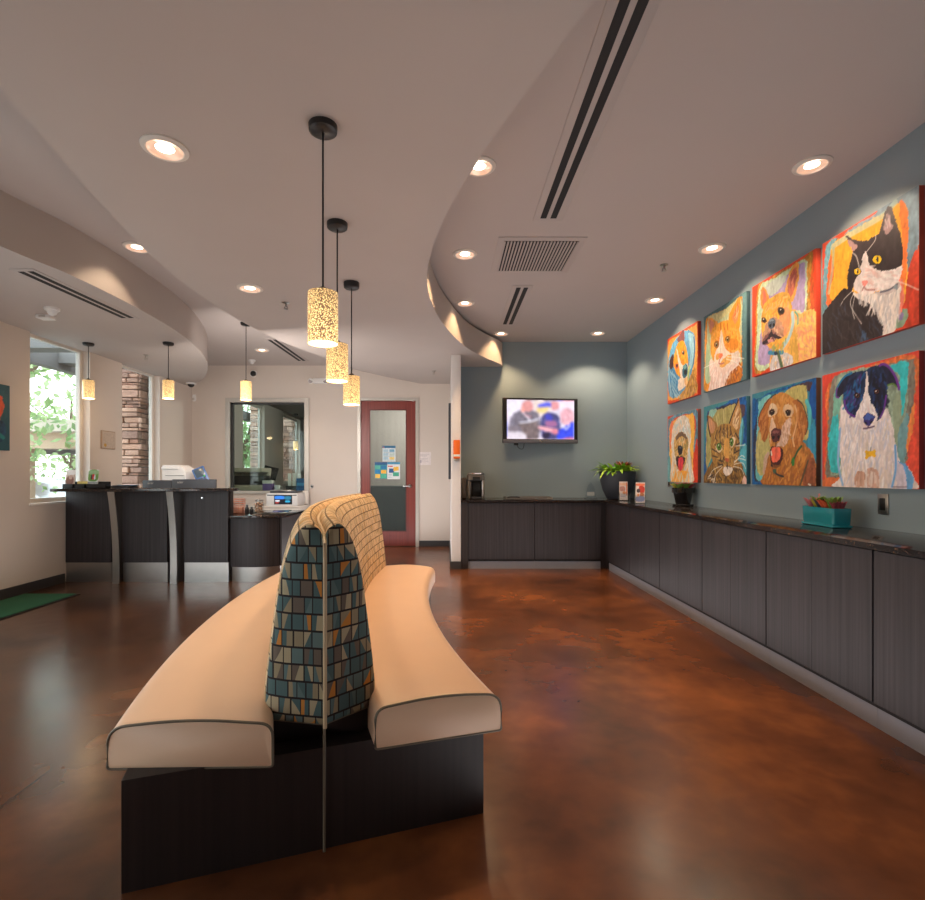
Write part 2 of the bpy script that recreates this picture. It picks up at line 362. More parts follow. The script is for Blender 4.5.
def obj(name, bm, mat, parent=None, world=False, smooth=40, flip=True):
    if world and parent is not None:
        bmesh.ops.translate(bm, verts=bm.verts, vec=-root_loc(parent))
    if flip: bmesh.ops.recalc_face_normals(bm, faces=bm.faces)
    me = bpy.data.meshes.new(name); bm.to_mesh(me); bm.free()
    for m in (mat if isinstance(mat, (list, tuple)) else [mat]): me.materials.append(m)
    if smooth:
        me.shade_smooth(); me.set_sharp_from_angle(angle=math.radians(smooth))
    o = bpy.data.objects.new(name, me); COL.objects.link(o)
    if parent is not None: o.parent = parent
    return o
def root_loc(p):
    v = Vector((0, 0, 0))
    while p is not None: v += p.location; p = p.parent
    return v
def thing(name, label, cat, loc=(0, 0, 0), group=None, rz=0):
    o = bpy.data.objects.new(name, None); COL.objects.link(o); o.empty_display_size = .1
    o.location = loc; o.rotation_euler = (0, 0, rz); o['label'] = label; o['category'] = cat
    if group: o['group'] = group
    return o
def tag(o, label, cat, group=None):
    o['label'] = label; o['category'] = cat
    if group: o['group'] = group
    return o
def rebase(o, loc):
    """move a world-built single-mesh thing's origin to loc"""
    o.data.transform(Matrix.Translation(-Vector(loc))); o.location = loc
    return o
def struct(name, bm, mat, parent=None, smooth=40):
    o = obj(name, bm, mat, parent, smooth=smooth)
    if parent is None: o['kind'] = 'structure'
    return o
def copy_tree(o, parent=None):
    c = o.copy(); COL.objects.link(c); c.parent = parent
    for ch in list(o.children): copy_tree(ch, c)
    return c
def smooth_pts(P, per=8, closed=False):
    P = [np.array(p, float) for p in P]; n = len(P); out = []
    rng = range(n) if closed else range(n-1)
    for i in rng:
        p0 = P[(i-1) % n] if closed or i > 0 else P[0]
        p1 = P[i]; p2 = P[(i+1) % n]
        p3 = P[(i+2) % n] if closed or i+2 < n else P[n-1]
        for k in range(per):
            t = k/per
            out.append(.5*((2*p1) + (-p0+p2)*t + (2*p0-5*p1+4*p2-p3)*t*t + (-p0+3*p1-3*p2+p3)*t**3))
    if not closed: out.append(P[-1])
    return out

# ------------------------------------------------------------------ camera
H = 1.22; F = 515.0
cam = bpy.data.cameras.new('camera'); camo = bpy.data.objects.new('camera', cam); COL.objects.link(camo)
camo.location = (0, 0, H); camo.rotation_euler = (PI/2, 0, 0)
cam.sensor_width = 36; cam.lens = F/925*36; cam.shift_x = 15.5/925; cam.shift_y = 25/925; cam.clip_start = .05
scene.camera = camo

XR, XL, YT, YB = 2.6, -4.36, 7.43, 8.8       # right wall, left wall, TV wall, back wall
ZC, ZCL, ZCLOUD, ZSOF = 3.14, 3.09, 2.78, 2.72
YN = -1.6                                     # the room runs a little past the camera
# ------------------------------------------------------------------ shell
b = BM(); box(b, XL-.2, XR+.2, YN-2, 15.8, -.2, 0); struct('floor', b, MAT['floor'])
b = BM(); box(b, XR, XR+.15, YN, YT+.15, 0, ZC); struct('wall_right', b, MAT['wall_slate'])
b = BM(); box(b, .18, XR, YT, YT+.15, 0, ZC); struct('wall_television', b, MAT['wall_slate'])
b = BM(); box(b, .055, .18, 6.68, YB, 0, ZCLOUD, .006); struct('wall_wing', b, MAT['wall_white'])
b = BM(); box(b, .045, .183, 6.66, 6.69, 0, .1); box(b, .04, .056, 6.69, YB, 0, .1); struct('baseboard_wing', b, MAT['rubber'])
# back wall with the pass-through opening and the door opening
WX0, WX1, WZ0, WZ1 = -3.70, -2.43, .95, 2.46     # clear glass opening
DX0, DX1, DZ1 = -1.475, -.535, 2.49
b = BM()
box(b, XL-.15, WX0, YB, YB+.15, 0, ZC); box(b, WX0, WX1, YB, YB+.15, 0, WZ0); box(b, WX0, WX1, YB, YB+.15, WZ1, ZC)
box(b, WX1, DX0, YB, YB+.15, 0, ZC); box(b, DX0, DX1, YB, YB+.15, DZ1, ZC); box(b, DX1, .055, YB, YB+.15, 0, ZC)
struct('wall_back', b, MAT['wall_cream'], smooth=0)
b = BM(); box(b, DX1+.06, .05, YB-.014, YB+.002, 0, .1); box(b, -2.3, DX0-.06, YB-.014, YB+.002, 0, .1); struct('baseboard_back', b, MAT['rubber'])
# left wall with windows (also beyond the back wall, where the office has the same rhythm)
wins = [(-.6, 3.5, .35, 2.62), (5.385, 6.29, .917, 2.75), (6.91, 7.82, .917, 2.75), (11.0, 12.3, 1.0, 2.85), (13.7, 15.3, 1.0, 2.85)]
b = BM(); y = YN
for (a, c, z0, z1) in wins:
    box(b, XL-.15, XL, y, a, 0, ZC); box(b, XL-.15, XL, a, c, 0, z0); box(b, XL-.15, XL, a, c, z1, ZC); y = c
box(b, XL-.15, XL, y, 15.8, 0, ZC)
struct('wall_left', b, MAT['wall_cream'], smooth=0)
b = BM(); box(b, XL-.002, XL+.014, YN, 5.86, 0, .1); struct('baseboard_left', b, MAT['rubber'])
for i, (a, c, z0, z1) in enumerate(wins):
    b = BM(); xo = XL-.14; t = .05
    box(b, xo, xo+.05, a, a+t, z0, z1); box(b, xo, xo+.05, c-t, c, z0, z1); box(b, xo, xo+.05, a+t, c-t, z0, z0+t); box(b, xo, xo+.05, a+t, c-t, z1-t, z1)
    w = struct('window_%d' % (i or 6), b, MAT['white_metal'])
    b = BM(); box(b, xo+.02, xo+.026, a+t-.005, c-t+.005, z0+t-.005, z1-t+.005); obj('glass', b, MAT['glass'], w)
    b = BM(); box(b, XL-.1, XL+.015, a-.01, c+.01, z0-.02, z0+.004, .003); obj('sill', b, MAT['white_metal'], w)
b = BM(); y0 = YN-.15
box(b, XL-.15, XL+.3, y0, YN, 0, ZC); box(b, XL+.3, -2.9, y0, YN, 2.5, ZC); box(b, -2.9, XR+.15, y0, YN, 0, ZC); struct('wall_front', b, MAT['wall_cream'], smooth=0)
# ceilings
b = BM(); box(b, -.9, XR+.15, YN, YT+.15, ZC, ZC+.1); struct('ceiling', b, MAT['ceiling'])
b = BM(); box(b, XL-.15, -.9, YN, YB+.1, ZCL, ZCL+.15); box(b, -.9, .2, YT-.2, YB+.1, ZCL+.02, ZCL+.15); struct('ceiling_left', b, MAT['ceiling'])
# floating curved soffit ("cloud")
right_edge = [(2.0, -1.6), (1.45, -.4), (.9, .8), (.5, 1.65), (.206, 2.41), (.131, 2.63), (.005, 3.05), (-.102, 3.553), (-.158, 4.06), (-.145, 4.59), (-.04, 5.31), (.197, 6.19), (.46, 6.76), (.75, 7.24), (.80, 7.44)]
left_edge = [(-.45, 8.81), (-.527, 8.70), (-.973, 8.16), (-1.38, 7.56), (-1.65, 6.8), (-1.917, 6.07), (-2.08, 5.286), (-2.135, 4.69), (-2.138, 4.09), (-2.085, 3.52), (-1.998, 3.024), (-1.9, 2.55), (-1.76, 1.9), (-1.5, 1.0), (-1.15, 0), (-.5, -1.6)]
poly = [tuple(p) for p in smooth_pts(right_edge, 6)] + [(.18, 7.44), (.18, 8.81)] + [tuple(p) for p in smooth_pts(left_edge, 6)]
b = BM(); prism(b, poly, ZCLOUD, ZCLOUD+.32); struct('ceiling_soffit_centre', b, MAT['cloud'], smooth=30)
# lower soffit over the reception desk
k = (ZSOF-H)/1.53
se = [(-3.5, -1.6), (-3.3, .4), (-3.12, 2.0)] + [(x*k, y*k) for x, y in [(-2.986, 3.44), (-2.884, 3.9), (-2.845, 4.4), (-2.84, 4.85), (-2.88, 5.51), (-3.03, 6.294), (-3.304, 7.1), (-3.676, 7.856), (-4.03, 8.4)]] + [(-4.37, 8.62)]
poly = [tuple(p) for p in smooth_pts(se, 6)] + [(XL-.05, 8.62), (XL-.05, -1.6)]
b = BM(); prism(b, poly, ZSOF, ZCL+.02); struct('ceiling_soffit_desk', b, MAT['cloud'], smooth=30)

# door in the back wall
b = BM()
box(b, DX0-.055, DX0, YB-.02, YB+.12, 0, DZ1+.05); box(b, DX1, DX1+.055, YB-.02, YB+.12, 0, DZ1+.05); box(b, DX0, DX1, YB-.02, YB+.12, DZ1, DZ1+.05)
door = struct('door_1', b, MAT['frame_alu'], smooth=0)
dy = YB+.01; gx0, gx1, gz0, gz1 = -1.315, -.70, .26, 2.33
b = BM()
box(b, DX0+.004, gx0, dy, dy+.045, .01, DZ1-.004); box(b, gx1, DX1-.004, dy, dy+.045, .01, DZ1-.004); box(b, gx0, gx1, dy, dy+.045, .01, gz0); box(b, gx0, gx1, dy, dy+.045, gz1, DZ1-.004)
obj('door_leaf', b, MAT['cherry'], door, smooth=0)
b = BM(); n = 30; pts = []
for i in range(n*4+1):
    x = gx0 + (gx1-gx0)*i/(n*4); pts.append((x, dy+.02-.009*abs(math.sin(PI*i/4))))
V = [[b.verts.new((x, y, z)) for x, y in pts] for z in (gz0-.005, gz1+.005)]
for i in range(len(pts)-1): b.faces.new((V[0][i], V[0][i+1], V[1][i+1], V[1][i]))
obj('glass', b, MAT['reeded'], door)
b = BM()
for (a, c, d, e) in ((gx0-.012, gx0+.006, gz0-.012, gz1+.012), (gx1-.006, gx1+.012, gz0-.012, gz1+.012)): box(b, a, c, dy-.006, dy+.002, d, e)
for (d, e) in ((gz0-.012, gz0+.006), (gz1-.006, gz1+.012)): box(b, gx0, gx1, dy-.006, dy+.002, d, e)
obj('glazing_bead', b, M('dark_cherry', rgb(96, 36, 32), .4), door)
hx, hz = -.635, 1.03
b = BM(); tube(b, [(hx, dy, hz), (hx, dy-.012, hz)], .03, 20); tube(b, [(hx, dy-.012, hz), (hx, dy-.05, hz)], .011, 12); tube(b, [(hx+.005, dy-.05, hz), (hx-.05, dy-.052, hz+.003), (hx-.115, dy-.046, hz-.004)], [.012, .011, .009], 12)
obj('handle', b, MAT['chrome'], door)
for hz in (.3, 1.25, 2.2):
    b = BM(); tube(b, [(DX0-.004, YB-.024, hz-.05), (DX0-.004, YB-.024, hz+.05)], .009, 10); obj('hinge', b, MAT['steel'], door)
# pass-through window in the back wall
b = BM(); t = .075
box(b, WX0-t, WX0, YB-.03, YB+.12, WZ0-t*.6, WZ1+t); box(b, WX1, WX1+t, YB-.03, YB+.12, WZ0-t*.6, WZ1+t); box(b, WX0, WX1, YB-.03, YB+.12, WZ1, WZ1+t); box(b, WX0, WX1, YB-.06, YB+.12, WZ0-t*.6, WZ0)
w = struct('window_5', b, MAT['frame_alu'], smooth=0)
b = BM(); box(b, WX0-.004, WX1+.004, YB+.05, YB+.058, WZ0-.004, WZ1+.004); obj('glass', b, MAT['glass_in'], w)
b = BM(); box(b, WX0, WX0+.035, YB+.03, YB+.08, WZ0, WZ1); box(b, WX1-.02, WX1, YB+.03, YB+.08, WZ0, WZ1); box(b, WX0, WX1, YB+.03, YB+.08, WZ1-.03, WZ1); obj('frame', b, MAT['office_dark'], w)
# office beyond the glass
b = BM(); box(b, .3, .45, YB+.15, 15.8, 0, ZC); struct('wall_office_right', b, MAT['office_wall'])
b = BM(); box(b, XL, .3, 15.65, 15.8, 0, ZC); struct('wall_office_back', b, MAT['office_dark'])
b = BM(); box(b, XL-.15, .45, YB+.1, 15.8, 2.92, 3.05); struct('ceiling_office', b, MAT['office_wall'])

b = BM(); box(b, -1.95, .3, 11.3, 11.4, 0, 2.95); struct('wall_office_partition', b, MAT['wall_cream'])
# ------------------------------------------------------------------ painter: numpy raster carried as a colour attribute
def snoise(h, w, ky, kx):
    a = RNG.random((ky+2, kx+2))
    yy = np.linspace(0, ky, h); xx = np.linspace(0, kx, w)
    y0 = yy.astype(int); x0 = xx.astype(int); fy = (yy-y0)[:, None]; fx = (xx-x0)[None, :]
    fy = fy*fy*(3-2*fy); fx = fx*fx*(3-2*fx)
    g = lambda i, j: a[np.ix_(y0+i, x0+j)]
    return (g(0,0)*(1-fy)*(1-fx) + g(1,0)*fy*(1-fx) + g(0,1)*(1-fy)*fx + g(1,1)*fy*fx)*2-1
class Paint:
    """quad: picture-plane corners TL, TR, BR, BL of the design's drawing coordinates -> unit square"""
    def __init__(s, quad, bg, w=150, h=150, wob=.0075):
        s.w, s.h = w, h
        dst = [(0, 1), (1, 1), (1, 0), (0, 0)]; A = []; B = []
        for (x, y), (u, v) in zip(quad, dst):
            A.append([x, y, 1, 0, 0, 0, -u*x, -u*y]); B.append(u)
            A.append([0, 0, 0, x, y, 1, -v*x, -v*y]); B.append(v)
        s.Hm = np.append(np.linalg.solve(np.array(A, float), np.array(B, float)), 1).reshape(3, 3)
        U, V = np.meshgrid((np.arange(w)+.5)/w, (np.arange(h)+.5)/h)
        s.U0, s.V0 = U, V
        s.U = U + wob*snoise(h, w, 26, 26) + wob*.7*snoise(h, w, 60, 60); s.V = V + wob*snoise(h, w, 26, 26) + wob*.7*snoise(h, w, 60, 60)
        s.img = np.zeros((h, w, 3)); s.img[:] = np.array(bg, float)
        s.brush(.05)
    def brush(s, a):
        n = snoise(s.h, s.w, 12, 50)*.6 + snoise(s.h, s.w, 40, 70)*.5
        s.img *= (1 + a*n)[..., None]
    def uv(s, pts):
        P = np.array([(x, y, 1.0) for x, y in pts]) @ s.Hm.T
        return P[:, :2] / P[:, 2:3]
    def mask(s, q, raw=False):
        U, V = (s.U0, s.V0) if raw else (s.U, s.V)
        m = np.zeros(U.shape, bool)
        n = len(q)
        for i in range(n):
            x0, y0 = q[i]; x1, y1 = q[(i+1) % n]
            if y0 == y1: continue
            c = ((y0 > V) != (y1 > V)) & (U < (x1-x0)*(V-y0)/(y1-y0) + x0)
            m ^= c
        return m
    def P(s, pts, col, smooth=True, var=.09, raw=False, mix=1.0):
        q = s.uv(pts)
        if smooth: q = np.array(smooth_pts(q, 5, True))
        m = s.mask(q, raw)
        n = snoise(s.h, s.w, 14, 44)*.7 + snoise(s.h, s.w, 50, 60)*.5
        c = np.array(col, float)*(1 + var*n)[..., None]
        s.img[m] = s.img[m]*(1-mix) + c[m]*mix
        return s
    def E(s, cx, cy, rx, ry, col, raw=False, mix=1.0):
        return s.P([(cx+rx*math.cos(t), cy+ry*math.sin(t)) for t in np.linspace(0, 2*PI, 14, endpoint=False)], col, True, .05, raw, mix)
    def Ln(s, pts, wd, col, mix=1.0):
        q = smooth_pts(s.uv(pts), 6) if len(pts) > 2 else list(s.uv(pts))
        d = np.full(s.U.shape, 9.0)
        for a, c in zip(q, q[1:]):
            vx, vy = c[0]-a[0], c[1]-a[1]; l2 = vx*vx+vy*vy+1e-12
            t = np.clip(((s.U0-a[0])*vx + (s.V0-a[1])*vy)/l2, 0, 1)
            d = np.minimum(d, np.hypot(s.U0-a[0]-t*vx, s.V0-a[1]-t*vy))
        k = np.clip((wd-d)/(.006)+.5, 0, 1)[..., None]*mix
        s.img = s.img*(1-k) + np.array(col, float)*k
        return s
    def fur(s, pts, cols, n, ln, wd, ang, spread=.5, mix=.7):
        """short brush dabs inside a polygon; ang in degrees in drawing coords (0 right, 90 down)"""
        xs = [p[0] for p in pts]; ys = [p[1] for p in pts]
        for i in range(n):
            for _ in range(20):
                x = random.uniform(min(xs), max(xs)); y = random.uniform(min(ys), max(ys)); ins = False
                for (x0, y0), (x1, y1) in zip(pts, pts[1:]+pts[:1]):
                    if (y0 > y) != (y1 > y) and x < (x1-x0)*(y-y0)/(y1-y0)+x0: ins = not ins
                if ins: break
            else: continue
            a = math.radians(ang) + random.uniform(-spread, spread)
            s.Ln([(x, y), (x+ln*math.cos(a), y+ln*math.sin(a))], wd, random.choice(cols), mix)
        return s
    def blur(s, k):
        for ax in (0, 1):
            s.img = sum(np.roll(s.img, d, ax) for d in range(-k, k+1))/(2*k+1)
        return s
    def grid(s, bm, f):
        """bm verts at f(u, v); returns vertex colours"""
        V = [[bm.verts.new(f(i/s.w, j/s.h)) for i in range(s.w+1)] for j in range(s.h+1)]
        for j in range(s.h):
            for i in range(s.w): bm.faces.new((V[j][i], V[j][i+1], V[j+1][i+1], V[j+1][i]))
        im = np.clip(s.img, 0, 255)
        jj = np.clip(np.arange(s.h+1), 0, s.h-1); ii = np.clip(np.arange(s.w+1), 0, s.w-1)
        c = im[np.ix_(jj, ii)]/255.0
        c = np.where(c <= .04045, c/12.92, ((c+.055)/1.055)**2.4)
        return np.concatenate([c.reshape(-1, 3), np.ones(((s.w+1)*(s.h+1), 1))], 1)
def paint_obj(name, P, f, mat, parent):
    bm = BM(); c = P.grid(bm, f)
    o = obj(name, bm, mat, parent, smooth=0, flip=False)
    at = o.data.color_attributes.new('paint', 'FLOAT_COLOR', 'POINT'); at.data.foreach_set('color', c.astype(np.float32).ravel())
    return o
SQ = [(0, 0), (100, 0), (100, 100), (0, 100)]

# ------------------------------------------------------------------ the eight pet portraits
def art_cat():
    p = Paint([(40,320),(518,22),(520,720),(40,872)], (206,82,54))
    p.P([(150,270),(300,165),(518,22),(518,340),(480,430),(450,560),(440,700),(410,740),(400,500),(430,200)], (112,134,150), var=.18)
    p.P([(60,330),(120,290),(110,420),(90,600),(40,680),(46,520)], (104,148,164), var=.2)
    p.P([(75,395),(120,330),(130,500),(100,610),(62,620)], (240,112,52), var=.12)
    p.P([(85,325),(200,245),(330,170),(430,110),(462,150),(462,400),(440,620),(90,600),(100,450)], (252,182,64))
    p.P([(420,120),(450,110),(464,200),(462,420),(440,560),(428,500),(440,300)], (246,128,58), var=.15)
    p.Ln([(90,330),(190,262),(330,180),(400,110)], .025, (186,206,196), .7).Ln([(96,340),(90,440),(72,560)], .016, (150,180,180), .6)
    p.P([(470,440),(518,350),(520,720),(405,757),(430,680),(455,560)], (212,72,48), var=.15)
    p.P([(405,690),(440,640),(470,650),(450,720),(405,740)], (140,165,140)).E(428, 676, 14, 20, (150,130,180))
    p.P([(410,520),(440,500),(442,640),(415,660)], (238,130,110))
    p.P([(38,690),(100,590),(150,540),(200,560),(270,610),(325,660),(348,740),(345,780),(38,876)], (50,42,45), var=.2)
    p.P([(190,565),(300,560),(418,500),(428,600),(410,700),(398,757),(345,776),(338,700),(290,630)], (232,220,214))
    p.fur([(210,565),(415,520),(420,620),(400,740),(350,750),(330,680)], [(246,240,236),(205,196,196),(190,186,190),(240,226,216)], 120, 45, .007, 95, .4)
    p.P([(158,278),(190,290),(235,300),(290,283),(322,262),(338,200),(358,140),(370,126),(392,155),(412,215),(434,300),(440,370),(425,430),(360,475),(290,500),(205,520),(180,562),(163,520),(168,450),(184,390),(185,345)], (46,38,42), var=.2)
    p.P([(342,252),(352,195),(364,160),(384,200),(390,232),(365,262)], (150,122,124)).P([(166,296),(200,312),(216,326),(188,352),(176,330)], (150,120,120))
    p.fur([(345,245),(365,170),(385,230)], [(200,180,180),(90,76,80)], 14, 40, .005, 270, .3)
    p.P([(252,352),(266,380),(280,425),(330,452),(400,440),(436,425),(424,490),(380,530),(310,552),(245,572),(200,540),(200,500),(225,450),(235,400)], (240,226,224))
    p.fur([(260,420),(320,460),(420,440),(410,500),(300,545),(220,540)], [(250,242,240),(222,206,206),(232,196,190)], 60, 30, .006, 15, .6)
    p.P([(230,510),(248,500),(268,500),(258,516),(246,530)], (234,146,138)).Ln([(246,530),(262,545),(300,545)], .006, (170,120,116)).Ln([(246,530),(238,548)], .006, (170,120,116))
    for cx, cy, rx, ry in ((312, 393, 21, 20), (214, 453, 16, 15)):
        p.E(cx, cy, rx+4, ry+5, (28,24,26)).E(cx, cy, rx, ry, (244,200,36), True).E(cx+2, cy-1, rx*.33, ry*.75, (30,24,20), True).E(cx-4, cy-6, 3, 4, (255,246,210), True)
    p.P([(300,556),(360,548),(420,506),(424,530),(370,566),(320,572)], (196,182,182)).Ln([(330,556),(372,545),(412,518)], .008, (96,96,110)).E(404, 532, 10, 13, (130,140,150))
    for a in (((290,500),(380,470),(440,440)), ((300,520),(400,500),(518,545)), ((200,555),(180,620),(235,715)), ((190,550),(150,590),(130,625)), ((205,560),(190,640),(200,690)), ((225,440),(210,380),(190,360)), ((255,360),(300,300),(305,270))): p.Ln(a, .0035, (240,236,232), .8)
    p.fur([(60,680),(160,560),(300,680),(340,740),(60,850)], [(76,66,70),(36,30,34),(64,70,92)], 60, 40, .006, 60, .5, .5)
    p.fur([(230,745),(260,740),(265,790),(235,790)], [(70,96,130)], 10, 30, .006, 80, .4)
    return p
def art_border_collie():
    p = Paint([(38,185),(612,33),(632,868),(45,852)], (226,78,62))
    p.P([(60,300),(120,190),(300,130),(590,60),(600,300),(580,500),(560,700),(130,820),(60,780),(70,500)], (226,120,66), var=.2)
    p.P([(85,280),(130,175),(400,120),(560,80),(590,120),(592,330),(560,500),(545,700),(150,790),(70,800),(75,550)], (136,128,116), var=.2)
    p.P([(125,210),(200,150),(480,110),(545,100),(555,300),(540,480),(530,660),(150,780),(90,740),(100,480)], (150,170,150), var=.22)
    p.P([(440,130),(545,95),(553,200),(540,330),(525,420),(510,330),(500,180)], (62,200,206), var=.12)
    p.P([(100,440),(135,400),(145,540),(150,700),(140,770),(95,740),(78,600)], (66,198,204), var=.14)
    p.P([(110,290),(150,260),(150,380),(110,420)], (130,190,170)).P([(470,300),(520,330),(510,560),(480,600)], (150,166,140))
    p.P([(500,520),(560,400),(560,560),(545,690),(510,690)], (120,164,170))
    p.P([(585,350),(612,280),(625,560),(640,868),(590,860),(560,660),(570,480)], (232,84,62), var=.12).P([(575,400),(595,330),(590,480),(560,640),(555,560)], (238,140,72))
    p.P([(50,810),(130,800),(140,855),(45,858)], (224,120,70))
    # chest and shoulder
    p.P([(165,350),(250,420),(420,380),(455,440),(490,590),(510,680),(570,730),(598,800),(592,870),(125,858),(160,780),(150,640),(145,480)], (236,222,220))
    p.P([(500,690),(560,720),(592,790),(594,865),(560,868),(540,760)], (110,170,224)).P([(495,700),(545,740),(560,866),(500,866)], (216,206,222))
    p.fur([(170,420),(450,430),(490,620),(480,840),(160,850)], [(250,244,244),(216,204,210),(226,210,196),(206,206,224)], 220, 60, .007, 92, .35)
    p.P([(250,770),(300,760),(305,840),(245,845)], (206,160,140)).P([(320,750),(380,750),(385,850),(325,850)], (206,166,150)).fur([(250,765),(385,755),(385,850),(250,850)], [(220,180,160),(236,220,214)], 30, 60, .007, 90, .2)
    p.Ln([(150,500),(140,700),(170,840)], .012, (150,190,232)).Ln([(484,600),(490,740),(470,850)], .010, (120,176,232))
    # ears, head
    p.P([(245,160),(215,165),(170,190),(130,250),(122,300),(140,310),(165,290),(200,320),(250,250)], (36,36,58), var=.25)
    p.Ln([(215,165),(170,190),(128,255),(124,300)], .010, (40,120,170)).Ln([(128,255),(124,305),(140,312)], .007, (120,60,150))
    p.P([(370,130),(400,110),(440,130),(480,190),(502,262),(480,240),(460,225),(430,240),(390,200)], (36,38,66), var=.25)
    p.Ln([(372,128),(402,112),(442,134),(482,196),(500,260)], .010, (110,50,150)).Ln([(430,238),(462,228),(484,246)], .006, (100,140,60))
    p.P([(240,160),(290,145),(340,128),(390,135),(425,190),(430,280),(420,350),(405,410),(380,450),(330,470),(240,430),(190,400),(170,340),(165,280),(190,220)], (34,50,84), var=.3)
    p.fur([(200,210),(290,160),(285,330),(230,400),(185,350)], [(30,100,160),(52,60,120),(24,30,60),(60,130,180),(90,50,130)], 60, 40, .010, 110, .6)
    p.fur([(330,150),(410,170),(420,320),(390,400),(350,330)], [(36,70,130),(24,26,44),(30,30,60),(20,20,34)], 60, 40, .010, 80, .6)
    p.Ln([(172,330),(192,395),(240,428)], .008, (110,50,150)).Ln([(424,300),(412,380),(390,430)], .008, (110,50,150))
    p.P([(296,160),(312,165),(316,260),(330,330),(360,390),(372,440),(360,485),(330,504),(290,500),(255,465),(242,420),(262,370),(290,300),(298,230)], (240,228,226))
    p.fur([(300,300),(340,360),(362,430),(330,490),(270,470),(255,410)], [(250,244,244),(216,200,206),(232,206,200)], 60, 28, .007, 80, .5)
    p.P([(290,425),(318,408),(350,420),(354,450),(340,474),(318,482),(298,466)], (60,54,120)).P([(296,428),(320,412),(346,424),(340,440),(305,444)], (70,96,172)).E(306, 464, 8, 7, (24,20,40)).E(340, 462, 8, 7, (24,20,40))
    p.Ln([(318,482),(318,494),(290,498)], .006, (90,60,90)).Ln([(318,494),(355,484)], .006, (90,60,90))
    for cx, cy in ((250, 298), (366, 275)):
        p.E(cx, cy, 20, 18, (20,18,30)).E(cx, cy, 13, 12, (104,60,50), True).E(cx+1, cy, 7, 8, (12,10,14), True).E(cx-4, cy-4, 3, 3, (240,236,236), True)
    # bone tag
    p.P([(303,636),(312,626),(322,634),(348,632),(358,622),(368,634),(364,646),(368,664),(356,672),(346,664),(324,670),(314,684),(302,676),(306,660)], (246,190,48), raw=True)
    p.Ln([(335,630),(338,612)], .006, (150,150,150))
    p.Ln([(475,852),(560,850)], .003, (110,90,100))
    return p
def art_bulldog():
    p = Paint([(47,288),(460,45),(472,750),(28,885)], (224,76,44))
    p.P([(405,110),(440,70),(450,300),(455,460),(405,470)], (206,90,44), var=.15)
    p.P([(85,290),(150,240),(340,130),(410,80),(440,80),(425,250),(420,470),(320,740),(160,810),(50,850),(60,600)], (196,140,60), var=.25)
    p.P([(95,290),(200,225),(330,140),(395,110),(405,200),(400,460),(330,520),(165,790),(60,825),(70,600)], (206,226,190), var=.12)
    p.P([(150,300),(230,230),(300,190),(385,130),(392,300),(385,450),(330,440),(200,700),(158,780),(75,790),(85,640),(110,500)], (186,164,206), var=.1)
    p.P([(140,270),(270,210),(230,290),(160,340)], (206,216,206))
    # body
    p.P([(300,430),(360,450),(472,440),(474,750),(330,800),(160,842),(170,700),(250,650)], (246,186,104), var=.14)
    p.fur([(330,470),(465,460),(468,740),(340,790)], [(250,200,110),(240,150,110),(246,170,120),(252,214,130),(236,160,130)], 150, 34, .010, 60, .9)
    p.P([(290,620),(330,580),(350,780),(300,790)], (222,170,80))
    p.P([(200,720),(280,720),(310,790),(160,842),(165,760)], (214,206,206)).fur([(200,730),(290,740),(290,790),(170,830)], [(240,236,236),(180,170,180),(236,190,130)], 40, 40, .009, 95, .4)
    # ears
    p.P([(262,310),(275,240),(300,170),(330,135),(350,150),(348,240),(330,330),(305,375)], (240,172,80)).P([(275,300),(290,220),(318,170),(335,180),(325,280),(300,345)], (214,110,84)).fur([(285,290),(320,190),(325,280)], [(232,140,110),(190,90,80)], 20, 50, .008, 285, .3)
    p.P([(103,390),(100,330),(112,285),(128,285),(150,330),(152,370),(115,420)], (240,150,70)).P([(112,370),(112,310),(126,300),(140,350),(120,395)], (228,122,96))
    # head
    p.P([(115,410),(140,370),(200,330),(250,312),(290,330),(306,400),(300,480),(280,570),(240,650),(180,690),(130,660),(105,600),(100,520)], (244,180,76), var=.13)
    p.fur([(130,400),(280,330),(290,450),(250,560),(120,480)], [(250,200,100),(240,150,70),(252,190,130),(246,210,140)], 80, 30, .010, 120, .9)
    p.P([(240,430),(290,420),(285,560),(240,600),(215,520)], (244,160,110))
    p.P([(135,510),(165,480),(200,480),(235,510),(250,580),(238,610),(200,612),(130,655),(105,640),(112,580)], (196,150,120)).P([(140,580),(170,560),(205,590),(195,625),(150,650),(115,655),(112,620)], (130,86,90))
    p.fur([(140,520),(235,520),(240,590),(130,640)], [(160,110,100),(226,190,160),(206,150,130)], 40, 22, .009, 70, .8)
    p.P([(145,505),(170,482),(195,490),(192,530),(170,550),(148,545)], (86,96,112)).E(160, 530, 8, 10, (26,24,30)).E(184, 524, 8, 10, (26,24,30)).E(168, 496, 14, 8, (130,146,160))
    p.P([(168,550),(176,580),(215,600),(236,612),(200,622),(180,606),(160,612),(140,640),(108,656),(112,636),(140,606),(158,580)], (54,42,52))
    p.E(160, 632, 22, 14, (214,150,150))
    for cx, cy, r in ((234, 434, 24), (120, 494, 17)):
        p.E(cx, cy, r*1.05, r*1.15, (120,76,50)).E(cx, cy, r*.8, r*.85, (36,28,30), True).E(cx-4, cy-7, 4, 4, (226,216,210), True)
    p.Ln([(308,450),(312,520),(280,620),(225,700)], .022, (176,206,216)).Ln([(326,440),(345,470),(345,520)], .010, (96,170,150))
    p.Ln([(150,712),(190,716),(240,712)], .022, (70,140,180)).Ln([(205,700),(222,760),(235,815)], .020, (90,110,80)).E(196, 716, 14, 12, (40,60,90))
    p.fur([(150,670),(260,620),(280,560),(240,690)], [(206,170,70),(140,170,120),(236,160,80)], 26, 26, .010, 110, .5)
    return p
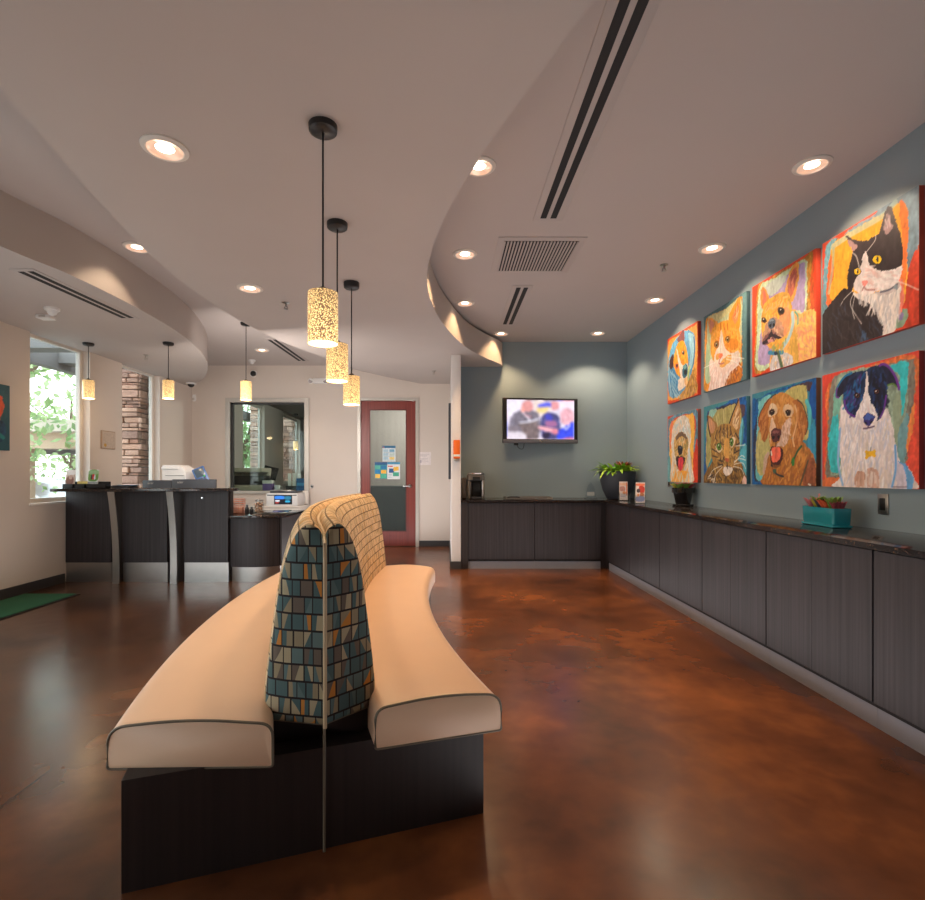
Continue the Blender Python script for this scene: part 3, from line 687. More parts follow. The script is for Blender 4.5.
def art_labrador():
    p = Paint([(55,165),(535,45),(540,866),(58,852)], (62,132,152))
    p.P([(56,250),(100,200),(240,130),(420,80),(540,50),(535,640),(480,640),(500,150),(130,190),(110,300),(90,600),(90,780),(140,840),(58,856)], (28,92,156), var=.25)
    p.P([(70,450),(100,320),(104,400),(84,560),(90,760),(130,800),(80,820),(66,640)], (50,54,80), var=.3).P([(330,125),(500,75),(508,230),(490,300),(485,140)], (80,60,72), var=.3)
    p.P([(480,480),(530,360),(537,650),(490,600)], (60,150,186)).P([(490,160),(530,80),(532,330),(500,330)], (24,84,160))
    p.P([(110,220),(200,170),(150,260),(110,330)], (120,196,196)).P([(100,330),(130,290),(120,440),(140,740),(150,800),(90,800),(90,560)], (110,190,196))
    p.P([(300,160),(460,105),(468,300),(485,460),(440,520),(330,420)], (190,178,110), var=.14).P([(110,440),(190,470),(190,640),(150,770),(100,760),(86,600)], (186,178,116), var=.14).P([(150,640),(190,600),(165,740),(140,770)], (200,170,150))
    p.Ln([(466,220),(492,300),(484,420)], .022, (90,190,196))
    # body
    p.P([(200,600),(330,520),(430,520),(500,600),(530,660),(540,866),(145,860),(160,740)], (180,116,58), var=.18)
    p.fur([(220,700),(430,560),(520,660),(530,850),(160,850)], [(206,140,66),(160,96,52),(190,120,50),(150,90,60),(220,156,80)], 160, 50, .010, 100, .5)
    p.P([(440,760),(520,640),(536,860),(450,862)], (150,88,60), var=.2).Ln([(480,670),(440,800),(420,860)], .010, (90,80,60))
    # ears and head
    p.P([(190,195),(150,230),(115,310),(102,380),(120,450),(140,520),(165,510),(182,440),(185,320),(205,230)], (172,104,52), var=.15).fur([(120,330),(175,260),(175,440),(150,500),(115,420)], [(196,128,66),(150,86,46),(206,140,80)], 40, 40, .010, 100, .3)
    p.P([(200,210),(235,165),(290,152),(350,180),(390,225),(400,320),(385,420),(350,520),(300,620),(240,640),(195,560),(180,430),(185,300)], (196,134,66), var=.12)
    p.fur([(210,220),(290,165),(370,220),(380,330),(360,450),(200,400)], [(214,152,80),(180,112,56),(226,170,110)], 80, 36, .010, 80, .6)
    p.P([(365,215),(400,205),(430,240),(455,310),(480,390),(470,450),(440,520),(410,580),(380,580),(362,530),(370,440),(392,360),(385,280)], (176,108,54), var=.15).Ln([(380,250),(398,330),(385,420),(366,500),(376,560)], .010, (226,180,130))
    p.fur([(400,240),(460,360),(440,480),(390,560),(390,440)], [(200,134,70),(154,90,48),(210,146,86)], 50, 44, .010, 95, .3).Ln([(400,210),(440,250),(478,380),(462,470)], .006, (70,60,60)).Ln([(235,163),(185,200),(120,300),(103,380)], .006, (70,60,60))
    p.P([(195,240),(225,235),(245,270),(240,310),(215,330),(185,330),(178,280)], (226,196,160)).P([(290,270),(320,240),(355,260),(368,310),(345,335),(305,330)], (226,190,150))
    p.P([(205,340),(235,400),(230,440),(200,480),(205,540),(190,470)], (226,190,160)).P([(280,420),(340,340),(345,440),(325,520),(290,560),(240,560),(275,500)], (214,178,156)).fur([(280,430),(335,360),(335,470),(290,540)], [(236,206,186),(196,150,120)], 40, 26, .009, 70, .6)
    for cx, cy in ((208, 300), (327, 303)): p.E(cx, cy, 21, 27, (92,54,34)).E(cx, cy+2, 16, 21, (36,26,24), True).E(cx-2, cy-6, 3, 3, (206,186,160), True)
    p.P([(204,440),(225,420),(262,424),(278,450),(270,500),(240,530),(215,522),(202,480)], (92,50,52)).E(218, 490, 10, 12, (30,18,22)).E(256, 490, 10, 12, (30,18,22)).P([(215,440),(260,438),(255,455),(220,458)], (140,86,84))
    p.Ln([(238,525),(238,555)], .006, (70,40,40))
    p.P([(198,570),(240,560),(290,585),(292,640),(272,690),(235,716),(205,700),(196,640)], (74,36,38)).P([(212,572),(240,562),(272,580),(276,630),(255,672),(225,685),(205,660),(203,610)], (240,110,84)).Ln([(240,580),(236,650)], .006, (206,76,64)).Ln([(202,600),(206,625)], .010, (240,236,226))
    p.Ln([(205,705),(240,718),(272,700)], .012, (60,40,46)).P([(215,640),(220,700),(275,690),(290,640),(300,700),(260,740),(220,730)], (196,130,56), mix=.5)
    p.Ln([(220,742),(250,775),(295,790)], .010, (50,56,60)).Ln([(430,560),(400,600),(378,650)], .012, (60,90,60)).P([(355,665),(368,645),(382,665),(376,700),(362,706),(352,690)], (60,130,64)).E(228, 750, 13, 16, (70,96,80))
    p.Ln([(485,848),(500,856)], .008, (230,226,216))
    return p
def art_kitten():
    p = Paint([(312,245),(617,55),(617,690),(312,780)], (84,116,122))
    p.P([(325,300),(345,240),(470,180),(585,90),(600,200),(590,500),(575,680),(330,770),(318,600)], (226,150,50), var=.2)
    p.P([(338,300),(352,250),(430,215),(530,130),(580,110),(588,250),(575,480),(560,600),(345,720),(325,560),(335,420)], (196,206,166), var=.12)
    p.P([(345,240),(480,180),(530,130),(510,190),(420,265),(380,270)], (214,206,150)).P([(325,560),(345,420),(360,560),(350,690),(330,700)], (170,196,160)).P([(590,100),(617,60),(617,690),(595,690),(585,500)], (86,120,126))
    p.P([(480,600),(570,560),(578,695),(450,735),(470,660)], (196,116,44), var=.2).fur([(490,610),(565,580),(570,690),(470,720)], [(226,150,60),(150,80,50),(206,130,60)], 40, 30, .012, 90, .5)
    p.P([(330,770),(340,720),(365,705),(375,760)], (240,160,60))
    p.P([(362,540),(430,590),(565,520),(560,580),(500,640),(465,690),(455,735),(350,768),(362,690),(350,620)], (240,216,206)).fur([(370,580),(540,570),(470,680),(450,730),(365,750)], [(250,236,230),(226,190,180),(240,206,190)], 70, 45, .011, 95, .4)
    p.P([(346,260),(360,246),(385,260),(418,290),(400,350),(365,370),(348,320)], (240,166,84)).P([(352,290),(362,262),(388,290),(380,340),(360,350)], (232,150,120))
    p.P([(490,240),(520,170),(555,110),(572,100),(575,180),(570,290),(550,350),(505,320)], (242,160,54)).P([(515,240),(540,180),(560,160),(558,240),(535,290)], (238,146,96)).fur([(520,250),(555,170),(550,270)], [(246,190,150),(230,120,70)], 16, 40, .010, 285, .3)
    p.P([(375,320),(420,285),(490,260),(545,300),(572,370),(575,450),(562,520),(510,575),(440,605),(395,575),(365,510),(362,400)], (240,166,64), var=.12)
    p.fur([(380,340),(540,300),(565,440),(500,560),(400,540)], [(250,190,90),(226,136,44),(246,176,96)], 100, 30, .011, 75, .8)
    p.P([(440,330),(452,400),(470,470),(520,500),(560,480),(566,525),(510,578),(440,606),(400,585),(385,540),(395,490),(420,440),(428,380)], (244,222,206)).P([(450,540),(505,510),(500,560),(450,600),(425,590)], (236,176,90)).P([(398,510),(425,500),(420,540),(402,545)], (236,170,90))
    p.P([(500,400),(550,400),(556,460),(510,480),(490,450)], (226,140,50))
    for cx, cy in ((404, 437), (483, 400)): p.E(cx, cy, 17, 25, (150,86,40)).E(cx, cy, 12, 18, (166,120,50), True).E(cx, cy, 6, 13, (40,28,24), True).E(cx-3, cy-7, 3, 4, (246,236,216), True)
    p.P([(415,515),(432,500),(448,505),(442,525),(428,538)], (240,130,90)).Ln([(428,538),(420,570),(440,575),(455,568)], .009, (200,120,110))
    for x in (430, 455, 480): p.Ln([(x, 290), (x+2, 330)], .012, (214,120,40))
    for a in (((400,560),(350,585),(310,605)), ((470,540),(530,560),(580,600)), ((480,525),(550,530),(600,540))): p.Ln(a, .005, (250,244,236), .8)
    return p
def art_cone_puppy():
    p = Paint([(50,415),(267,285),(267,815),(50,880)], (226,84,44))
    p.P([(52,460),(120,390),(240,320),(262,330),(258,700),(190,810),(70,850),(55,800)], (236,170,80), var=.2).P([(215,360),(245,330),(252,420),(240,480)], (206,150,70)).P([(225,640),(250,680),(266,780),(200,830),(130,850),(150,800)], (190,140,70), var=.2)
    p.fur([(225,660),(260,740),(240,800),(150,840)], [(226,180,90),(150,110,60),(206,160,120)], 40, 30, .014, 90, .5)
    p.P([(60,540),(90,440),(150,370),(200,348),(240,380),(250,470),(240,590),(205,700),(160,790),(110,830),(65,815),(52,700)], (92,150,190), var=.18)
    p.P([(200,370),(240,390),(245,480),(230,590),(200,650),(215,520),(205,430)], (150,196,214)).P([(60,620),(100,640),(130,720),(120,800),(70,800)], (70,130,180)).Ln([(66,560),(60,660),(75,780),(120,825)], .02, (160,200,216)).Ln([(240,400),(246,480),(236,590)], .015, (60,110,160))
    p.fur([(70,620),(130,700),(120,800),(65,780)], [(130,180,206),(60,120,170),(170,206,220)], 40, 50, .012, 70, .4)
    p.P([(120,420),(130,395),(150,360),(168,350),(172,400),(165,430),(140,440)], (96,56,60)).P([(62,600),(70,550),(92,520),(96,570),(85,620),(68,625)], (70,44,46))
    p.P([(100,520),(120,450),(150,425),(175,440),(190,500),(198,570),(200,640),(190,690),(160,700),(130,680),(105,640),(92,580)], (236,160,50), var=.15).fur([(110,510),(170,440),(185,540),(130,620)], [(246,180,70),(206,120,40)], 30, 26, .014, 100, .6)
    p.P([(113,480),(125,500),(145,580),(165,600),(190,590),(200,650),(190,690),(155,700),(138,650),(130,590)], (240,230,220)).P([(160,620),(185,590),(195,640),(188,680),(165,690),(155,660)], (60,110,130)).E(178, 650, 12, 20, (36,40,50)).E(172, 612, 14, 14, (120,170,176))
    p.E(117, 605, 12, 18, (206,90,70)).E(118, 602, 7, 12, (40,30,40), True).E(163, 508, 14, 22, (206,130,60)).E(163, 510, 8, 14, (40,36,50), True).E(160, 504, 3, 4, (230,230,236), True)
    p.P([(130,700),(180,700),(195,730),(170,760),(130,780)], (240,220,200)).P([(170,700),(196,690),(196,730),(180,750)], (240,190,130)).P([(195,640),(210,600),(205,690),(195,710)], (190,206,130))
    return p
def art_tabby():
    p = Paint([(305,125),(612,50),(620,672),(310,665)], (70,140,150))
    p.P([(330,200),(350,150),(450,110),(610,55),(615,640),(560,600),(590,200),(360,180),(340,300),(330,560),(310,640)], (34,92,160), var=.25).P([(340,160),(420,125),(530,95),(520,110),(400,150),(350,190)], (60,60,84), var=.3).P([(560,120),(600,110),(600,180),(570,200)], (90,70,80)).P([(575,450),(612,380),(618,620),(580,560)], (90,180,200))
    p.P([(340,180),(430,140),(560,110),(575,300),(560,420),(400,440),(350,520),(330,560),(325,420)], (176,166,104), var=.16).P([(350,150),(400,140),(370,200),(345,210)], (150,196,180)).P([(560,300),(590,200),(585,300),(570,420)], (110,190,206)).Ln([(400,190),(408,260)], .01, (206,196,140)).Ln([(450,150),(452,230)], .01, (206,196,140))
    p.P([(312,665),(318,600),(360,530),(400,500),(560,500),(600,580),(622,672)], (134,100,54), var=.25)
    p.fur([(330,600),(400,520),(560,520),(610,660),(320,660)], [(70,54,46),(176,136,70),(200,160,90),(96,72,50)], 140, 34, .010, 80, .7).fur([(360,600),(400,590),(400,660),(350,660)], [(226,220,210),(60,50,50)], 24, 24, .008, 120, .8)
    p.P([(600,610),(622,640),(622,672),(590,672)], (230,190,180))
    p.P([(332,190),(350,185),(380,215),(410,260),(400,330),(360,340),(340,270)], (160,116,60)).P([(340,215),(356,205),(390,255),(375,310),(352,290)], (206,150,110)).Ln([(332,188),(345,280),(356,330)], .012, (60,44,40))
    p.P([(490,250),(515,180),(545,100),(560,65),(568,150),(568,240),(560,310),(520,300)], (190,140,80)).P([(515,240),(540,160),(556,120),(560,220),(545,280)], (226,190,140)).Ln([(494,236),(520,160),(556,75)], .012, (60,44,40)).fur([(520,240),(555,150),(550,270)], [(240,216,176),(150,100,60)], 18, 36, .009, 285, .3)
    p.P([(365,330),(405,270),(450,245),(495,250),(550,300),(568,380),(566,450),(550,510),(520,560),(490,600),(450,600),(405,560),(372,500),(360,420)], (170,128,66), var=.18)
    p.fur([(375,340),(450,255),(545,310),(560,450),(500,560),(400,530)], [(206,164,90),(110,80,54),(70,54,48),(226,186,120),(150,110,60)], 170, 28, .009, 80, .7)
    for a in (((430,260),(425,330),(432,390)), ((455,250),(455,330)), ((478,255),(480,330),(474,380)), ((500,265),(505,320)), ((405,290),(390,350)), ((540,310),(560,350)), ((370,420),(400,440)), ((375,470),(410,480)), ((540,400),(566,380)), ((530,450),(566,430)), ((420,500),(450,510)), ((420,530),(450,535))): p.Ln(a, .010, (62,48,44), .8)
    p.P([(462,350),(486,350),(496,420),(496,480),(470,490),(455,450)], (226,170,90)).P([(395,400),(420,375),(440,400),(440,430),(420,450),(400,430)], (226,206,170)).P([(495,370),(515,335),(535,350),(530,390),(508,410)], (226,206,170))
    for cx, cy, rx, ry in ((420, 404, 19, 27), (511, 372, 15, 30)): p.E(cx, cy, rx, ry, (40,34,30)).E(cx, cy, rx*.8, ry*.85, (104,150,56), True).E(cx, cy, rx*.3, ry*.6, (22,22,18), True).E(cx-3, cy-9, 3, 5, (240,244,230), True)
    p.P([(462,492),(478,484),(494,486),(488,505),(478,516)], (196,100,70)).Ln([(478,516),(480,545),(460,560)], .009, (70,44,40)).Ln([(480,545),(505,552)], .009, (70,44,40)).P([(450,560),(480,548),(512,552),(520,575),(495,606),(465,605)], (236,222,212)).Ln([(478,516),(484,560)], .007, (60,40,40))
    for a in (((440,540),(380,570),(350,620)), ((445,550),(400,600),(390,640)), ((530,510),(570,490),(612,500)), ((530,530),(590,520),(612,560)), ((525,545),(580,560),(600,600)), ((540,400),(590,395),(606,392)), ((530,520),(580,470),(605,480))): p.Ln(a, .005, (244,240,232), .85)
    return p
def art_doodle():
    p = Paint([(50,190),(265,135),(275,660),(60,660)], (216,84,50))
    p.P([(55,270),(75,195),(260,140),(272,400),(240,430),(245,180),(85,220),(80,400),(70,650),(60,655)], (100,140,160), var=.25).P([(66,300),(80,230),(180,180),(235,180),(245,300),(240,500),(230,655),(80,655),(70,480)], (246,184,90), var=.14)
    p.P([(215,190),(240,180),(245,330),(235,480),(215,400)], (250,190,80)).P([(250,420),(268,360),(274,655),(240,655)], (214,70,44)).P([(70,260),(90,220),(95,330),(80,420),(70,400)], (236,130,80)).P([(60,500),(75,480),(85,655),(62,655)], (110,170,180))
    p.P([(85,300),(100,240),(130,195),(160,180),(195,200),(215,260),(222,360),(215,420),(235,560),(240,655),(85,655),(95,480),(82,400)], (226,214,196), var=.14)
    p.fur([(95,300),(130,210),(190,210),(215,330),(160,300),(100,380)], [(246,240,236),(190,214,216),(236,206,170),(214,200,190)], 80, 36, .014, 90, .8)
    p.P([(105,340),(140,300),(175,310),(205,360),(200,450),(190,520),(160,590),(130,560),(110,470),(100,400)], (214,170,96), var=.18).fur([(110,350),(190,330),(195,480),(120,480)], [(236,196,130),(190,140,70),(226,206,170),(150,140,90)], 70, 30, .014, 90, .8)
    p.P([(115,330),(145,300),(180,318),(195,350),(150,330),(118,360)], (120,96,76))
    p.P([(128,410),(145,395),(162,405),(164,440),(150,465),(135,455)], (40,36,44)).E(146, 412, 9, 8, (90,96,110))
    p.P([(118,480),(145,475),(180,480),(178,520),(160,560),(140,560),(122,530)], (70,44,44)).P([(136,490),(150,480),(168,490),(170,540),(155,590),(140,575),(134,530)], (226,70,84)).Ln([(152,500),(153,570)], .012, (190,46,64))
    p.P([(90,590),(140,580),(200,580),(215,655),(90,655)], (240,170,70)).fur([(95,500),(130,560),(180,600),(220,500),(230,650),(90,650)], [(246,220,180),(240,170,70),(206,220,220),(226,190,140)], 60, 60, .016, 92, .3)
    p.Ln([(210,430),(215,540),(225,650)], .03, (206,220,226), .8).Ln([(90,460),(95,560),(88,640)], .025, (226,214,206), .8)
    return p
arts = [
 ('cat', art_cat, 0, 0, 'square canvas portrait of a black and white cat with yellow eyes, upper row', (190,70,50)),
 ('border collie', art_border_collie, 0, 1, 'square canvas portrait of a black and white dog with a yellow bone tag', (150,40,40)),
 ('bulldog', art_bulldog, 1, 0, 'square canvas portrait of a tan bat-eared dog on lilac with red border', (214,74,48)),
 ('labrador', art_labrador, 1, 1, 'square canvas portrait of a golden brown dog with its tongue out, blue border', (90,60,44)),
 ('kitten', art_kitten, 2, 0, 'square canvas portrait of an orange and white kitten with grey-green border', (66,96,104)),
 ('puppy', art_cone_puppy, 3, 0, 'square canvas portrait of a small dog wearing a blue cone collar', (206,60,40)),
 ('tabby', art_tabby, 2, 1, 'square canvas portrait of a brown tabby cat with green eyes', (40,90,110)),
 ('doodle', art_doodle, 3, 1, 'square canvas portrait of a shaggy white dog with a pink tongue', (110,60,52)),
]
PY = [(2.80, 3.52), (3.58, 4.33), (4.412, 5.148), (5.27, 5.99)]
PZ = [(2.042, 2.797), (1.142, 1.898)]
XF = XR - .034
for nm, fn, ci, ri, lab, sidec in arts:
    y0, y1 = PY[ci]; z0, z1 = PZ[ri]
    t = thing('pet_portrait', lab, 'painting', (XR, (y0+y1)/2, z0), 'pet portraits on the blue-grey wall')
    b = BM(); box(b, XF+.0006, XR, y0, y1, z0, z1, .003); obj('canvas_edge', b, M('canvas_side_'+nm.replace(' ', '_'), rgb(*sidec), .6, var=.2, scale=12), t, True)
    P = fn(); P.brush(.06)
    o = paint_obj('painted_face', P, lambda u, v: (XF-XR, (y1-u*(y1-y0))-(y0+y1)/2, v*(z1-z0)), MAT['paint'], t)

# ------------------------------------------------------------------ the curved back-to-back banquette
BC = Vector((5.66, 3.7, 0)); BR = 6.4
def arc(th, off, z): r = BR - off; return Vector((BC.x - r*math.cos(th), BC.y + r*math.sin(th), z))
bench = thing('banquette_bench', 'long curved back-to-back bench with cream leather seats and mosaic fabric backs', 'bench', tuple(arc(-.1, 0, 0)))
TH0, TH1 = -.324, .112
def ths(a, c, n): return [a+(c-a)*i/n for i in range(n+1)]
# plinth
b = BM(); poly = [(.573, .0), (.573, .33), (-.565, .33), (-.565, 0)]
loft(b, [[arc(t, o, z) for o, z in poly] for t in ths(-.3215, TH1-.01, 24)])
obj('plinth', b, MAT['wood_dark'], bench, True, smooth=30)
b = BM(); poly = [(.18, .30), (.18, .41), (.011, .41), (-.150, .41), (-.150, .30)]
loft(b, [[arc(t + .085*abs(o)*max(0, 1-(t+.3225)/.2), o, z) for o, z in poly] for t in ths(-.3225, TH1-.015, 24)])
obj('back_rail', b, MAT['wood_dark'], bench, True, smooth=30)
def round_poly(C, n=6):
    """C: (x, y, radius) corners -> rounded outline"""
    out = []; m = len(C)
    for i in range(m):
        p = np.array(C[i][:2]); r = C[i][2]; a = np.array(C[i-1][:2])-p; c = np.array(C[(i+1) % m][:2])-p
        a = a/np.linalg.norm(a); c = c/np.linalg.norm(c)
        p0, p1 = p+a*r, p+c*r
        for k in range(n+1):
            t = k/n; out.append(tuple((1-t)**2*p0 + 2*t*(1-t)*p + t*t*p1))
    return out
def seat(s):
    P2 = [(o*s, z) for o, z in round_poly(([(.168, .326, .010), (.612, .326, .010), (.612, .452, .055), (.40, .478, .12), (.168, .458, .04)] if s > 0 else [(.146, .326, .010), (.625, .326, .010), (.625, .452, .055), (.39, .478, .12), (.146, .458, .04)]))]
    cx = .395*s; cz = .395
    sk, TH0 = (-.006, -.331) if s > 0 else (.044, -.3295)
    def ring(t, k):  # k: inset
        kk = sk*max(0, 1-(t-TH0)/.12)
        return [arc(t + kk*(abs(o)-.165), o + (cx-o)/abs(cx-o+1e-9)*min(k, abs(cx-o)), z + (cz-z)/abs(cz-z+1e-9)*min(k, abs(cz-z))) for o, z in P2]
    rings = [ring(TH0, .004), ring(TH0+.0009, 0)] + [ring(t, 0) for t in ths(TH0+.006, TH1-.012, 40)] + [ring(TH1-.006, .012), ring(TH1-.002, .03)]
    b = BM(); loft(b, rings)
    o = obj('seat', b, MAT['leather'], bench, True, smooth=60)
    pts = [arc(TH0+.0004+sk*(abs(q[0])-.165), q[0]+ (cx-q[0])*.006, q[1]+(cz-q[1])*.012) for q in P2]
    b = BM(); tube(b, pts+[pts[0]], .0045, 8, False)
    g = obj('piping', b, MAT['piping'], o, smooth=60); g.data.transform(Matrix.Translation(-bench.location))
    # cushion joint line over the top
    return o
for s in (1, -1): seat(s)
BP = [(.004, .41), (.178, .41), (.188, .465), (.178, .58), (.160, .717), (.136, .88), (.110, .978), (.086, 1.030), (.066, 1.055), (.046, 1.066), (.028, 1.062), (.014, 1.05), (.004, 1.03)]
def back(s):
    P2 = [tuple(q) for q in smooth_pts(BP[1:], 4)] ; P2 = [(.004, .41)] + P2
    L_ = [0]
    for a, c in zip(P2, P2[1:]): L_.append(L_[-1]+math.hypot(a[0]-c[0], a[1]-c[1]))
    zc = .72; oc = .088; TB = -.325
    def ring(t, k):
        R = []
        for o, z in P2:
            z2 = z if z < .48 and k < 1e-6 else z + (zc-z)*min(1, k*(1.0 if z > .55 else .15))*1.0
            kk = k*2.2
            o2 = o + (oc-o)*min(1, kk) if o > .02 else o
            R.append((o2*s, z2, t + .085*o2*max(0, 1-(t-TB)/.2)))
        return R
    def pts(R): return [arc(t, o+.011, z) for o, z, t in R]
    body = [ring(t, 0) for t in ths(TB+.009, TH1-.014, 44)]
    near = [ring(TB+.0018, .055), ring(TB+.0035, .025), ring(TB+.006, .008)]
    far = [ring(TH1-.010, .03), ring(TH1-.007, .09)]
    rings = near[1:] + body + far
    uvs = [[(BR*r[0][2], L_[j]) for j in range(len(P2))] for r in rings]
    b = BM(); loft(b, [pts(r) for r in rings], False, True, uvs)
    o = obj('backrest', b, MAT['fabric_lit'], bench, True, smooth=60)
    # flat upholstered end
    r0 = near[1]; ring_b = [ring(TB+.0012, .06), ring(TB+.0002, .15), ring(TB-.0008, .30)]
    R = [r0] + ring_b
    uvs = [[(q[0], q[1]) for q in r] for r in R]
    b = BM(); loft(b, [pts(r) for r in R], False, True, uvs)
    bmesh.ops.translate(b, verts=b.verts, vec=-bench.location)
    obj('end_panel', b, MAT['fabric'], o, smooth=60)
for s in (1, -1): back(s)
b = BM(); tube(b, [arc(-.327, .011, z) for z in np.linspace(.41, 1.0, 12)] + [arc(-.320, .011, 1.026), arc(-.306, .011, 1.034)] + [arc(t, .011, 1.034) for t in ths(-.26, .09, 20)], .0065, 8)
obj('piping', b, MAT['piping_light'], bench, True)
b = BM(); tube(b, [arc(-.3235, .011, z) for z in (.0, .2, .42)], .005, 8); tube(b, [arc(-.3230+.085*abs(o), o+.011, .411) for o in (-.165, -.08, 0, .08, .165)], .004, 6)
obj('trim_strip', b, MAT['piping'], bench, True)

# ------------------------------------------------------------------ base cabinets and counters
XC = 2.05; DT = 6.68; CT = .895
def cabinet_x(y0, y1, label):
    """unit on the right wall, doors facing the room (-x)"""
    t = thing('base_cabinet', label, 'cabinet', ((XC+XR)/2, (y0+y1)/2, 0), 'dark wood base cabinets along the counter')
    b = BM(); box(b, XC+.02, XR-.002, y0, y1, .10, CT-.031); obj('carcass', b, MAT['dark'], t, True, smooth=0)
    w = (y1-y0)/2
    for k in range(2):
        b = BM(); box(b, XC, XC+.019, y0+k*w+(.004 if k == 0 else .0008), y0+(k+1)*w-(.004 if k == 1 else .0008), .125, CT-.038, .0012, 1)
        obj('door', b, MAT['wood'], t, True, smooth=0)
    b = BM(); box(b, XC+.025, XC+.04, y0, y1, 0, .115); obj('toe_kick', b, MAT['toe'], t, True, smooth=0)
order = ['the unit in the corner by the big planter', 'second unit out from the corner, near the brochure holder', 'third unit out from the corner, below the tabby cat portrait', 'fourth unit out from the corner, below the golden dog portrait', 'fifth unit out from the corner, under the turquoise planter', 'last unit cut by the right photo edge']
ys = [6.60, 5.79, 4.97, 4.14, 3.31, 2.48, 1.65]
for i in range(6): cabinet_x(ys[i+1]+.001, ys[i]-.001, 'dark wood base cabinet, '+order[i])
for x0, x1, lab in ((.275, 1.137, 'dark wood base cabinet under the television, unit beside the white wall end'), (1.139, 2.0, 'dark wood base cabinet under the television, unit beside the inside corner')):
    t = thing('base_cabinet', lab, 'cabinet', ((x0+x1)/2, 7.05, 0), 'dark wood base cabinets under the television')
    b = BM(); box(b, x0, x1, DT+.02, YT-.002, .10, CT-.031); obj('carcass', b, MAT['dark'], t, True, smooth=0)
    b = BM(); box(b, x0+.003, x1-.003, DT, DT+.019, .125, CT-.038, .0012, 1); obj('door', b, MAT['wood'], t, True, smooth=0)
    b = BM(); box(b, x0, x1, DT+.03, DT+.045, 0, .115); obj('toe_kick', b, MAT['toe'], t, True, smooth=0)
b = BM(); box(b, .185, .272, DT+.004, DT+.03, .0, CT-.031); o = obj('filler_panel', b, MAT['wood_dark'], None, smooth=0); rebase(o, (.23, DT+.01, 0)); tag(o, 'narrow dark filler strip between the white wall end and the cabinets', 'filler panel')
b = BM(); box(b, 2.003, XC+.02, DT+.03, DT+.3, 0, CT-.031); box(b, XC+.02, XC+.3, 6.602, DT+.3, 0, CT-.031); o = obj('filler_panel', b, MAT['wood_dark'], None, smooth=0); rebase(o, (XC, DT+.1, 0)); tag(o, 'dark filler strip in the inside corner of the cabinets', 'filler panel')
b = BM(); prism(b, [(.183, DT-.03), (XC-.03, DT-.03), (XC-.03, 1.62), (XR-.001, 1.62), (XR-.001, YT-.001), (.183, YT-.001)], CT-.030, CT, .005)
o = obj('granite_countertop', b, MAT['granite'], None, smooth=30); rebase(o, (1.4, 7.0, CT-.030)); tag(o, 'long L-shaped polished dark granite countertop along two walls', 'countertop')

# ------------------------------------------------------------------ reception desk
DY = 5.87
desk = thing('reception_desk', 'tall dark wood reception desk with steel kick plates and bowed steel fins', 'desk', (-3.4, DY+.1, 0))
for x0, x1 in ((XL+.012, -3.83), (-3.70, -3.19), (-3.00, -2.495)):
    b = BM(); box(b, x0, x1, DY, DY+.04, .222, 1.035, .002, 1); obj('front_panel', b, MAT['wood'], desk, True, smooth=0)
for x0, x1 in ((-3.83, -3.70), (-3.19, -3.00)):
    b = BM(); box(b, x0, x1, DY+.035, DY+.06, .0, 1.035); obj('recess', b, MAT['wood_dark'], desk, True, smooth=0)
b = BM(); box(b, -2.53, -2.488, DY+.04, DY+.13, .0, 1.035); obj('end_panel', b, MAT['wood_dark'], desk, True, smooth=0)
for x0, x1 in ((XL+.012, -3.83), (-3.70, -3.19), (-3.00, -2.495)):
    b = BM(); box(b, x0, x1, DY+.012, DY+.04, 0, .22); obj('kick_plate', b, MAT['steel'], desk, True, smooth=0)
for xc in (-3.725, -3.075):
    b = BM(); pr = smooth_pts([(5.70, 1.04), (5.735, .86), (5.765, .65), (5.785, .42), (5.79, .2), (5.785, 0)], 5)
    rings = [[Vector((xc-.037, y, z)), Vector((xc+.037, y, z)), Vector((xc+.037, y+.012, z)), Vector((xc-.037, y+.012, z))] for y, z in pr]
    loft(b, rings); obj('steel_fin', b, MAT['steel'], desk, True, smooth=30)
b = BM(); tube(b, [(-2.79, DY+.002, .96), (-2.79, DY-.008, .96)], .009, 14); obj('lock', b, MAT['chrome'], desk, True)
b = BM(); pl = [(XL+.002, 5.65), (-3.9, 5.63), (-3.3, 5.64), (-2.75, 5.70), (-2.46, 5.80), (-2.40, 5.88), (-2.42, 5.98), (-2.52, 6.04), (-3.4, 6.10), (XL+.002, 6.10)]
prism(b, pl, 1.037, 1.070, .006); o = obj('transaction_countertop', b, MAT['granite'], None, smooth=30); rebase(o, (-3.4, 5.85, 1.037)); tag(o, 'high dark granite ledge on top of the tall reception desk', 'countertop')
low = thing('low_service_desk', 'lower rounded dark wood desk joined to the right of the reception desk', 'desk', (-2.2, 6.2, 0))
fr = [tuple(q) for q in smooth_pts([(-2.475, 5.89), (-2.36, 5.865), (-2.2, 5.86), (-2.05, 5.89), (-1.94, 5.955)], 5)]
b = BM(); prism(b, fr + [(-1.97, 6.0), (-2.475, 6.0)], .17, .725); obj('curved_front', b, MAT['wood'], low, True, smooth=30)
b = BM(); prism(b, [(-1.935, 5.965), (-1.915, 5.97), (-1.90, 6.72), (-1.94, 6.72)], .17, .725); obj('side_panel', b, MAT['wood'], low, True, smooth=0)
b = BM(); prism(b, [(-2.47, 5.97), (-1.955, 5.97), (-1.932, 6.02), (-1.932, 6.70), (-2.47, 6.70)], .17, .725); obj('carcass', b, MAT['dark'], low, True, smooth=0)
b = BM(); prism(b, [(x*.99-.02, y+.03) for x, y in fr] + [(-1.96, 6.70), (-2.475, 6.70)], 0, .172); obj('kick_plate', b, MAT['steel'], low, True, smooth=30)
